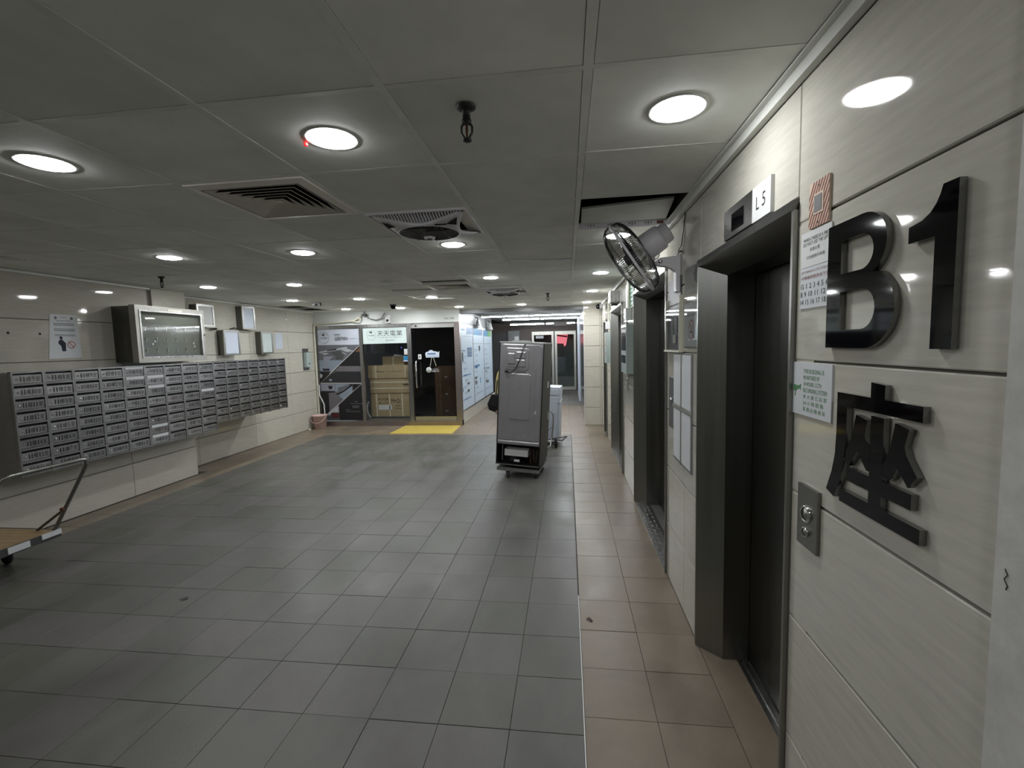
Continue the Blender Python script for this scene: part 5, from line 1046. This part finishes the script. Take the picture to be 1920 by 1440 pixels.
tag(MB().lathe([(0.02, 0), (0.028, 0.012), (0.012, 0.03), (0, 0.032)], (-5.30, 8.72, 0.0), (0, 0, 1), 8).build('crumpled_tissue', 'strap_white'), 'small crumpled scrap on the floor beside the pink bucket', 'litter')
tag(MB().add([(0.085, 2.60, 0.001), (0.115, 2.575, 0.001), (0.125, 2.59, 0.004), (0.105, 2.615, 0.012), (0.09, 2.62, 0.004)], [(0, 1, 2, 3, 4), (4, 3, 2, 1, 0)]).build('dry_leaf', 'brown_paint'), 'curled dark scrap of leaf on the tan tiles beside the white line', 'litter')
tag(MB().add([(-2.60, 2.62, 0.001), (-2.56, 2.60, 0.001), (-2.54, 2.63, 0.006), (-2.57, 2.66, 0.002)], [(0, 1, 2, 3), (3, 2, 1, 0)]).build('dust_clump', 'dark_grey'), 'dark dust clump on the grey tiles toward the left trolley', 'litter')
# platform trolley at the left edge
t = thing('platform_trolley', (-4.45, 2.85, 0), 'platform trolley with plywood deck and bent steel handle at left edge', 'trolley')
x0, x1, ya, yb, zd = -5.0 + 0.02, -4.12, 2.44, 3.13, 0.235
box('deck', 'wood', t, x0, x1 - 0.01, ya + 0.01, yb - 0.01, zd - 0.018, zd)
MB().box(x1 - 0.012, x1, ya, yb, zd - 0.055, zd + 0.004).box(x0, x1 - 0.012, yb - 0.012, yb, zd - 0.055, zd + 0.002).box(x0, x1 - 0.012, ya, ya + 0.012, zd - 0.055, zd + 0.002).build('edge_frame', 'dark_grey', t)
MB().box(x1, x1 + 0.010, yb - 0.14, yb - 0.002, zd - 0.03, zd + 0.010).build('torn_tape', 'paper', t); MB().box(x1, x1 + 0.008, yb - 0.36, yb - 0.22, zd - 0.045, zd + 0.002).build('torn_tape', 'paper', t)
H0 = V3((x1 - 0.02, yb - 0.03, zd)); H1 = V3((-3.77, yb - 0.02, 0.815)); K0 = V3((x1 - 0.02, yb - 0.62, zd)); K1 = V3((-3.77, yb - 0.60, 0.815))
MB().tube([H0, H0.lerp(H1, .5), H0.lerp(H1, .94), H1 + V3((0, -0.025, 0.012)), H1 + V3((0, -0.07, 0.018)), (H1 + K1) / 2 + V3((0, 0, 0.018)), K1 + V3((0, 0.07, 0.018)), K1 + V3((0, 0.02, 0.01)), K0.lerp(K1, .93), K0.lerp(K1, .5), K0], 0.0135, 10).build('handle', 'steel_dark', t)
MB().tube([V3((x1 - 0.18, yb - 0.03, zd)), H0.lerp(H1, .32)], 0.010, 8).build('brace', 'steel_door', t)
MB().lathe([(0.016, 0), (0.016, 0.03)], H0.lerp(H1, .32) + V3((0, -0.03, 0)), (0, 1, 0), 8).build('brace_bolt', 'rust', t)
for wx, wy in ((x1 - 0.34, yb - 0.14), (x1 - 0.34, ya + 0.14), (x0 + 0.12, yb - 0.12), (x0 + 0.12, ya + 0.12)):
    wq = MB().lathe([(0.02, -0.018), (0.065, -0.018), (0.075, -0.010), (0.075, 0.010), (0.065, 0.018), (0.02, 0.018)], (wx, wy, 0.075), (0.3, 1, 0), 20).build('wheel', 'black_rubber', t)
    MB().box(wx - 0.03, wx + 0.03, wy - 0.03, wy + 0.03, 0.165, 0.178).box(wx - 0.012, wx + 0.012, wy - 0.026, wy - 0.021, 0.075, 0.165).box(wx - 0.012, wx + 0.012, wy + 0.021, wy + 0.026, 0.075, 0.165).build('fork', 'steel_dark', wq)
t = tag(MB().lathe([(0.0, 0), (0.05, 0.004), (0.062, 0.02), (0.055, 0.045), (0.03, 0.058), (0, 0.06)], (-4.60, 2.98, 0.236), (0, 0, 1), 14, cap=False).build('rolled_strap', 'dark_grey'), 'dark bundle lying on the trolley deck at the left edge', 'strap')
# ================================================================ FRIDGE ON A DOLLY
RZm = Matrix.Rotation(math.radians(-6.5), 4, 'Z'); RYm = Matrix.Rotation(math.radians(3.6), 4, 'Y')
rot = RZm @ RYm
T0 = V3((-0.912, 5.53, 0.165))
fr = thing('fridge', T0, 'grey fridge seen from behind standing on a small dolly in the lobby', 'fridge', rot=rot)
def L(mb=None):
    m = MB(); m.M = Matrix.Translation(T0) @ rot; return m
W_, D_, H_ = 0.555, 0.60, 1.515
L().box(0, 0.012, 0, D_, 0, H_).build('side_panel', 'fridge_side', fr); L().box(W_ - 0.012, W_, 0, D_, 0, H_).build('side_panel', 'fridge_side', fr)
L().box(0.012, W_ - 0.012, 0.03, D_ - 0.01, 0.27, H_ - 0.012).build('cabinet_core', 'dark_grey', fr)
L().box(0.0, W_, 0.0, D_, H_ - 0.002, H_ + 0.012).build('top_panel', 'fridge_top', fr)
L().box(0.012, W_ - 0.012, 0.0, D_, 0.0, 0.012).build('base_plate', 'steel', fr)
L().box(0.012, W_ - 0.012, 0.30, 0.31, 0.012, 0.27).build('machine_bay', 'black', fr)
L().box(0.006, W_ - 0.006, D_, D_ + 0.06, 0.03, 0.95).build('front_door', 'fridge_side', fr); L().box(0.006, W_ - 0.006, D_, D_ + 0.06, 0.96, H_).build('front_door', 'fridge_side', fr)
FB = (rot.to_3x3() @ V3((0, 0, 0)) + T0, rot.to_3x3() @ V3((1, 0, 0)), rot.to_3x3() @ V3((0, 0, 1)), rot.to_3x3() @ V3((0, -1, 0)))
def rr(u0, v0, u1, v1, r, n=5):
    return arc(u1 - r, v1 - r, r, r, 0, 90, n) + arc(u0 + r, v1 - r, r, r, 90, 180, n) + arc(u0 + r, v0 + r, r, r, 180, 270, n) + arc(u1 - r, v0 + r, r, r, 270, 360, n)
def emboss(name, F, outer, r0, d0, d1, m, inset=0.010):
    u0, v0, u1, v1 = outer; A = rr(u0, v0, u1, v1, r0); B = rr(u0 + inset, v0 + inset, u1 - inset, v1 - inset, max(r0 - inset, 0.004)); O, U, V, N = F; n = len(A)
    P = [O + U * a + V * b + N * d0 for a, b in A] + [O + U * a + V * b + N * d1 for a, b in B]
    return MB().add(P, [(i, (i + 1) % n, n + (i + 1) % n, n + i) for i in range(n)] + [tuple(range(n, 2 * n))]).build(name, m, fr)
MB().rect(FB, 0.014, 0.262, W_ - 0.014, H_ - 0.004, -0.012, 0.0).build('back_sheet', 'fridge_back', fr)
emboss('back_sheet_raised', FB, (0.022, 0.315, W_ - 0.022, H_ - 0.016), 0.035, 0.0, 0.006, 'fridge_back')
emboss('bottom_lip', FB, (0.016, 0.264, W_ - 0.016, 0.31), 0.006, 0.0, 0.010, 'fridge_back')
emboss('pressed_panel', FB, (0.07, 1.185, 0.375, 1.455), 0.035, 0.006, 0.013, 'fridge_back')
emboss('pressed_panel', FB, (0.082, 1.20, 0.355, 1.435), 0.025, 0.013, 0.006, 'fridge_back')
emboss('pressed_panel', FB, (0.09, 1.215, 0.345, 1.425), 0.02, 0.007, 0.018, 'fridge_back')
emboss('compartment_cover', FB, (0.105, 1.255, 0.205, 1.39), 0.012, 0.018, 0.026, 'fridge_back'); emboss('compartment_cover', FB, (0.215, 1.325, 0.335, 1.41), 0.012, 0.018, 0.024, 'fridge_back'); emboss('compartment_cover', FB, (0.215, 1.225, 0.335, 1.315), 0.012, 0.018, 0.024, 'fridge_back')
emboss('long_panel', FB, (0.145, 0.575, 0.41, 1.145), 0.035, 0.006, 0.015, 'fridge_back'); emboss('long_panel', FB, (0.160, 0.59, 0.395, 1.13), 0.028, 0.015, 0.007, 'fridge_back')
for k in range(5): emboss('pressed_rib', FB, (0.185 + k * 0.042, 0.69, 0.197 + k * 0.042, 1.08), 0.005, 0.0065, 0.010, 'fridge_back', 0.003)
emboss('pressed_rib', FB, (0.448, 0.62, 0.468, 1.22), 0.008, 0.006, 0.011, 'fridge_back', 0.004)
emboss('hinge_strip', FB, (0.21, 1.165, 0.34, 1.18), 0.005, 0.006, 0.016, 'steel_bright', 0.003)
for k in range(5): MB().rect(FB, 0.08 + k * 0.085, 0.375, 0.11 + k * 0.085, 0.381, 0.006, 0.0075).build('rivet_slot', 'fridge_top', fr)
for k in range(3): MB().rect(FB, 0.20 + k * 0.07, 0.625, 0.225 + k * 0.07, 0.633, 0.007, 0.0085).build('rivet_slot', 'fridge_top', fr)
MB().rect(FB, 0.455, 0.66, 0.485, 0.70, 0.0065, 0.008).build('small_label', 'paper', fr)
L().box(0.105, 0.40, 0.02, 0.16, 0.115, 0.120).box(0.105, 0.40, 0.02, 0.026, 0.12, 0.195).box(0.105, 0.40, 0.154, 0.16, 0.12, 0.195).box(0.105, 0.111, 0.026, 0.154, 0.12, 0.195).box(0.394, 0.40, 0.026, 0.154, 0.12, 0.195).build('drip_tray', 'white_plastic', fr)
m = L(); m.lathe([(0.0, 0.0), (0.07, 0.005), (0.08, 0.03), (0.08, 0.07), (0.06, 0.095), (0, 0.10)], (0.20, 0.14, 0.02), (0, 0, 1), 18, cap=False); m.build('compressor', 'black', fr)
m = L(); m.tube([(0.43, 0.05, 0.03), (0.43, 0.05, 0.18), (0.45, 0.05, 0.21), (0.47, 0.05, 0.18), (0.47, 0.05, 0.07), (0.50, 0.04, 0.05), (0.51, 0.04, 0.20)], 0.004, 6); m.build('copper_pipe', 'rust', fr)
m = L(); m.tube([(0.075, 0.03, 0.05), (0.075, 0.03, 0.26)], 0.005, 6); m.build('bay_strut', 'mid_grey', fr)
L().box(0.23, 0.30, 0.015, 0.02, 0.045, 0.075).build('sticker', 'paper', fr)
m = L(); m.tube([(0.10, -0.02, 1.165), (0.13, -0.028, 1.15), (0.18, -0.03, 1.165), (0.225, -0.03, 1.22), (0.27, -0.03, 1.33), (0.295, -0.03, 1.43), (0.315, -0.015, 1.495), (0.35, 0.03, 1.505), (0.42, 0.05, 1.50), (0.47, 0.12, 1.50)], 0.0048, 7); m.build('power_cord', 'black', fr)
L().box(0.085, 0.125, -0.034, -0.012, 1.155, 1.175).build('plug', 'black', fr)
L().box(W_, W_ + 0.001, 0.36, 0.46, 0.95, 1.03).box(W_, W_ + 0.001, 0.50, 0.56, 0.52, 0.62).build('tape_patch', 'paper', fr)
L().box(0.10, 0.30, 0.25, 0.45, H_ + 0.012, H_ + 0.03).build('hinge_cover', 'fridge_top', fr)
dl = thing('moving_dolly', (-0.60, 5.8, 0), 'small steel moving dolly under the grey fridge', 'dolly')
m = MB(); T1 = V3((-0.886, 5.495, 0.118)); m.M = Matrix.Translation(T1) @ rot
m.box(0, 0.53, 0, 0.62, 0.0, 0.022).build('deck', 'steel_dark', dl)
m = MB(); m.M = Matrix.Translation(T1) @ rot; m.box(-0.005, 0.535, -0.012, 0, -0.018, 0.024).build('front_lip', 'steel', dl)
for wx, wy in ((-0.755, 5.50), (-0.415, 5.485), (-0.70, 5.98), (-0.36, 5.96)):
    zt = 0.118 - (wx + 0.886) * 0.063
    q = MB().lathe([(0.01, -0.016), (0.036, -0.016), (0.042, -0.01), (0.042, 0.01), (0.036, 0.016), (0.01, 0.016)], (wx, wy, 0.042), (1, 0.15, 0), 18).build('wheel', 'black_rubber', dl)
    MB().box(wx - 0.024, wx - 0.019, wy - 0.014, wy + 0.014, 0.04, zt - 0.006).box(wx + 0.019, wx + 0.024, wy - 0.014, wy + 0.014, 0.04, zt - 0.006).box(wx - 0.03, wx + 0.03, wy - 0.03, wy + 0.03, zt - 0.012, zt - 0.002).build('fork', 'steel_dark', q)
# white appliance on a hand truck behind
wa = thing('white_appliance', (-0.24, 7.5, 0.1), 'white boxed appliance strapped to a hand truck behind the fridge', 'appliance')
m = MB(); m.M = Matrix.Translation((-0.62, 7.35, 0.10)) @ Matrix.Rotation(math.radians(-4), 4, 'Z') @ Matrix.Rotation(math.radians(2.5), 4, 'Y')
m.box(0, 0.46, 0, 0.45, 0, 0.86).build('cabinet', 'paper_blue', wa)
m = MB(); m.M = Matrix.Translation((-0.62, 7.35, 0.10)) @ Matrix.Rotation(math.radians(-4), 4, 'Z') @ Matrix.Rotation(math.radians(2.5), 4, 'Y')
m.box(0.03, 0.43, -0.006, 0, 0.74, 0.83).box(0.33, 0.43, -0.006, 0, 0.04, 0.70).build('raised_panel', 'paper_blue', wa)
m = MB(); m.M = Matrix.Translation((-0.62, 7.35, 0.10)) @ Matrix.Rotation(math.radians(-4), 4, 'Z') @ Matrix.Rotation(math.radians(2.5), 4, 'Y')
m.box(0.44, 0.468, -0.01, 0.46, 0.62, 0.63).build('packing_edge', 'white_plastic', wa)
ht = thing('hand_truck', (-0.25, 7.1, 0), 'steel hand truck with a hooped handle beside the white appliance', 'hand truck')
MB().tube([(-0.42, 7.18, 0.60), (-0.32, 7.17, 0.60), (-0.26, 7.16, 0.575), (-0.235, 7.15, 0.51), (-0.24, 7.13, 0.40), (-0.262, 7.10, 0.20), (-0.285, 7.07, 0.05), (-0.33, 6.95, 0.035)], 0.012, 8).build('frame_tube', 'steel_bright', ht)
MB().tube([(-0.40, 7.15, 0.28), (-0.33, 7.15, 0.285), (-0.25, 7.13, 0.34)], 0.007, 6).build('cross_bar', 'steel_dark', ht)
q = MB().lathe([(0.01, -0.02), (0.065, -0.02), (0.078, -0.012), (0.078, 0.012), (0.065, 0.02), (0.01, 0.02)], (-0.205, 7.16, 0.078), (1, 0.1, 0), 22).build('wheel', 'black_rubber', ht); MB().lathe([(0.02, 0), (0.02, 0.006), (0, 0.006)], (-0.183, 7.16, 0.078), (1, 0.1, 0), 12).build('hub', 'steel', q)
MB().tube([(-0.30, 7.20, 0.13), (-0.10, 7.22, 0.155), (-0.03, 7.30, 0.150), (-0.10, 7.16, 0.115), (-0.20, 7.18, 0.12)], 0.010, 6).build('toe_frame', 'dark_grey', ht)
MB().box(-0.70, -0.17, 7.32, 7.80, 0.085, 0.098).build('toe_plate', 'dark_grey', ht)
# ================================================================ PERSON BEHIND THE FRIDGE
def skin(name, verts, edges, radii, m, parent, root=0, sub=2, loc=V3((0, 0, 0))):
    me = bpy.data.meshes.new(name); I = WM[parent.name].inverted(); me.from_pydata([I @ V3(v) for v in verts], edges, []); me.materials.append(MATS[m]); o = bpy.data.objects.new(name, me); C.objects.link(o); o.parent = parent; WM[o.name] = WM[parent.name]
    md = o.modifiers.new('skin', 'SKIN'); md.use_smooth_shade = True
    for i, r in enumerate(radii): me.skin_vertices[0].data[i].radius = (r, r) if not isinstance(r, tuple) else r; me.skin_vertices[0].data[i].use_root = (i == root)
    sb = o.modifiers.new('sub', 'SUBSURF'); sb.levels = sub; sb.render_levels = sub
    return o
px, py = -0.775, 6.62
pe = thing('person', (px, py, 0), 'person in yellow jacket and dark trousers standing hidden behind the grey fridge', 'person')
def P_(x, y, z): return (px + x, py + y, z)
bv = [P_(0, 0, 0.84), P_(0, 0.0, 0.98), P_(0, -0.02, 1.14), P_(0, -0.02, 1.26), P_(0, -0.01, 1.33), P_(0, -0.02, 1.39),
      P_(-0.15, -0.01, 1.27), P_(-0.205, 0.0, 1.22), P_(-0.235, -0.02, 0.98), P_(-0.225, -0.16, 0.80), P_(-0.215, -0.20, 0.765),
      P_(0.15, -0.01, 1.27), P_(0.205, 0.0, 1.22), P_(0.235, -0.02, 0.98), P_(0.215, -0.20, 0.86), P_(0.20, -0.25, 0.855),
      P_(-0.085, 0, 0.76), P_(-0.095, -0.01, 0.44), P_(-0.10, 0.02, 0.09), P_(-0.10, -0.10, 0.035), P_(0.085, 0, 0.76), P_(0.095, -0.01, 0.44), P_(0.10, 0.02, 0.09), P_(0.10, -0.10, 0.035), P_(0, -0.03, 1.50)]
be = [(0, 1), (1, 2), (2, 3), (3, 4), (4, 5), (3, 6), (6, 7), (7, 8), (8, 9), (9, 10), (3, 11), (11, 12), (12, 13), (13, 14), (14, 15), (0, 16), (16, 17), (17, 18), (18, 19), (0, 20), (20, 21), (21, 22), (22, 23), (5, 24)]
br = [(0.14, 0.10), (0.12, 0.09), (0.14, 0.10), (0.13, 0.09), 0.05, 0.05, 0.055, 0.048, 0.038, 0.026, 0.024, 0.055, 0.048, 0.038, 0.026, 0.024, 0.08, 0.055, 0.038, 0.03, 0.08, 0.055, 0.038, 0.03, 0.088]
body = skin('body', bv, be, br, 'skin', pe)
for sg, w_ in ((-1, V3(P_(-0.215, -0.20, 0.765))), (1, V3(P_(0.20, -0.25, 0.855)))):
    V_ = [w_, w_ + V3((0, -0.03, -0.02))]; E_ = [(0, 1)]; Rr = [0.026, 0.03]
    for k, ln in enumerate((0.065, 0.075, 0.07, 0.055)):
        b0 = w_ + V3((sg * (0.024 - 0.016 * k), -0.055, -0.035)); i0 = len(V_); V_ += [b0, b0 + V3((0, -ln * .55, -ln * .35)), b0 + V3((0, -ln * .6, -ln * .95))]; E_ += [(1, i0), (i0, i0 + 1), (i0 + 1, i0 + 2)]; Rr += [0.010, 0.009, 0.007]
    b0 = w_ + V3((sg * -0.03, -0.02, -0.02)); i0 = len(V_); V_ += [b0, b0 + V3((sg * -0.012, -0.035, -0.03))]; E_ += [(1, i0), (i0, i0 + 1)]; Rr += [0.011, 0.008]
    skin('hand', V_, E_, Rr, 'skin', pe, 0, 1)
skin('jacket', [bv[i] for i in (0, 1, 2, 3, 4, 6, 7, 8, 9, 11, 12, 13, 14)], [(0, 1), (1, 2), (2, 3), (3, 4), (3, 5), (5, 6), (6, 7), (7, 8), (3, 9), (9, 10), (10, 11), (11, 12)], [(0.165, 0.125), (0.15, 0.11), (0.165, 0.12), (0.155, 0.11), 0.07, 0.075, 0.068, 0.056, 0.046, 0.075, 0.068, 0.056, 0.046], 'jacket_yellow', pe)
skin('trousers', [bv[i] for i in (0, 16, 17, 18, 20, 21, 22)], [(0, 1), (1, 2), (2, 3), (0, 4), (4, 5), (5, 6)], [(0.155, 0.115), 0.098, 0.07, 0.062, 0.098, 0.07, 0.062], 'navy', pe)
for sg in (-1, 1):
    skin('shoe', [P_(sg * 0.10, 0.04, 0.045), P_(sg * 0.10, -0.06, 0.042), P_(sg * 0.10, -0.16, 0.036)], [(0, 1), (1, 2)], [0.042, 0.044, 0.034], 'black', pe, 0, 1)
hc = V3(P_(0, -0.03, 1.50))
MB().lathe([(0.0, 0.115), (0.05, 0.105), (0.085, 0.07), (0.098, 0.02), (0.096, -0.02)], hc, (0, 0.25, 1), 20, cap=False).build('hair', 'hair', pe)
for sx in (-1, 1): MB().lathe([(0, 0), (0.010, 0.003), (0.009, 0.008), (0, 0.012)], hc + V3((sx * 0.032, -0.084, 0.005)), (0, -1, 0), 10).build('eye', 'black', pe); MB().lathe([(0, 0), (0.018, 0.006), (0.012, 0.014), (0, 0.016)], hc + V3((sx * 0.086, 0, -0.01)), (sx, 0, 0), 10).build('ear', 'skin', pe)
MB().lathe([(0.012, 0), (0.009, 0.012), (0, 0.02)], hc + V3((0, -0.085, -0.022)), (0, -1, -0.3), 8).build('nose', 'skin', pe); MB().box(hc.x - 0.02, hc.x + 0.02, hc.y - 0.089, hc.y - 0.082, hc.z - 0.052, hc.z - 0.046).build('mouth', 'red_print', pe)
bg = thing('shoulder_bag', (px - 0.30, py - 0.16, 0.70), 'black shoulder bag hanging at the hip of the person behind the fridge', 'bag')
m = MB(); m.M = Matrix.Translation((px - 0.30, py - 0.18, 0.70)) @ Matrix.Rotation(math.radians(12), 4, 'Y')
m.add([(-0.05, -0.10, 0.02), (0.06, -0.10, 0), (0.06, 0.12, 0), (-0.05, 0.12, 0.02), (-0.085, -0.12, 0.10), (0.075, -0.12, 0.09), (0.075, 0.14, 0.09), (-0.085, 0.14, 0.10), (-0.05, -0.11, 0.25), (0.05, -0.11, 0.25), (0.05, 0.13, 0.25), (-0.05, 0.13, 0.25)], [(0, 3, 2, 1), (8, 9, 10, 11)] + [(i, (i + 1) % 4, 4 + (i + 1) % 4, 4 + i) for i in range(4)] + [(4 + i, 4 + (i + 1) % 4, 8 + (i + 1) % 4, 8 + i) for i in range(4)]).build('pouch', 'black', bg)
MB().tube([(px - 0.25, py - 0.17, 0.95), (px - 0.255, py - 0.06, 1.10), (px - 0.20, py, 1.31), (px - 0.16, py + 0.10, 1.25), (px - 0.22, py + 0.02, 0.97)], 0.010, 6).build('strap', 'black', bg)
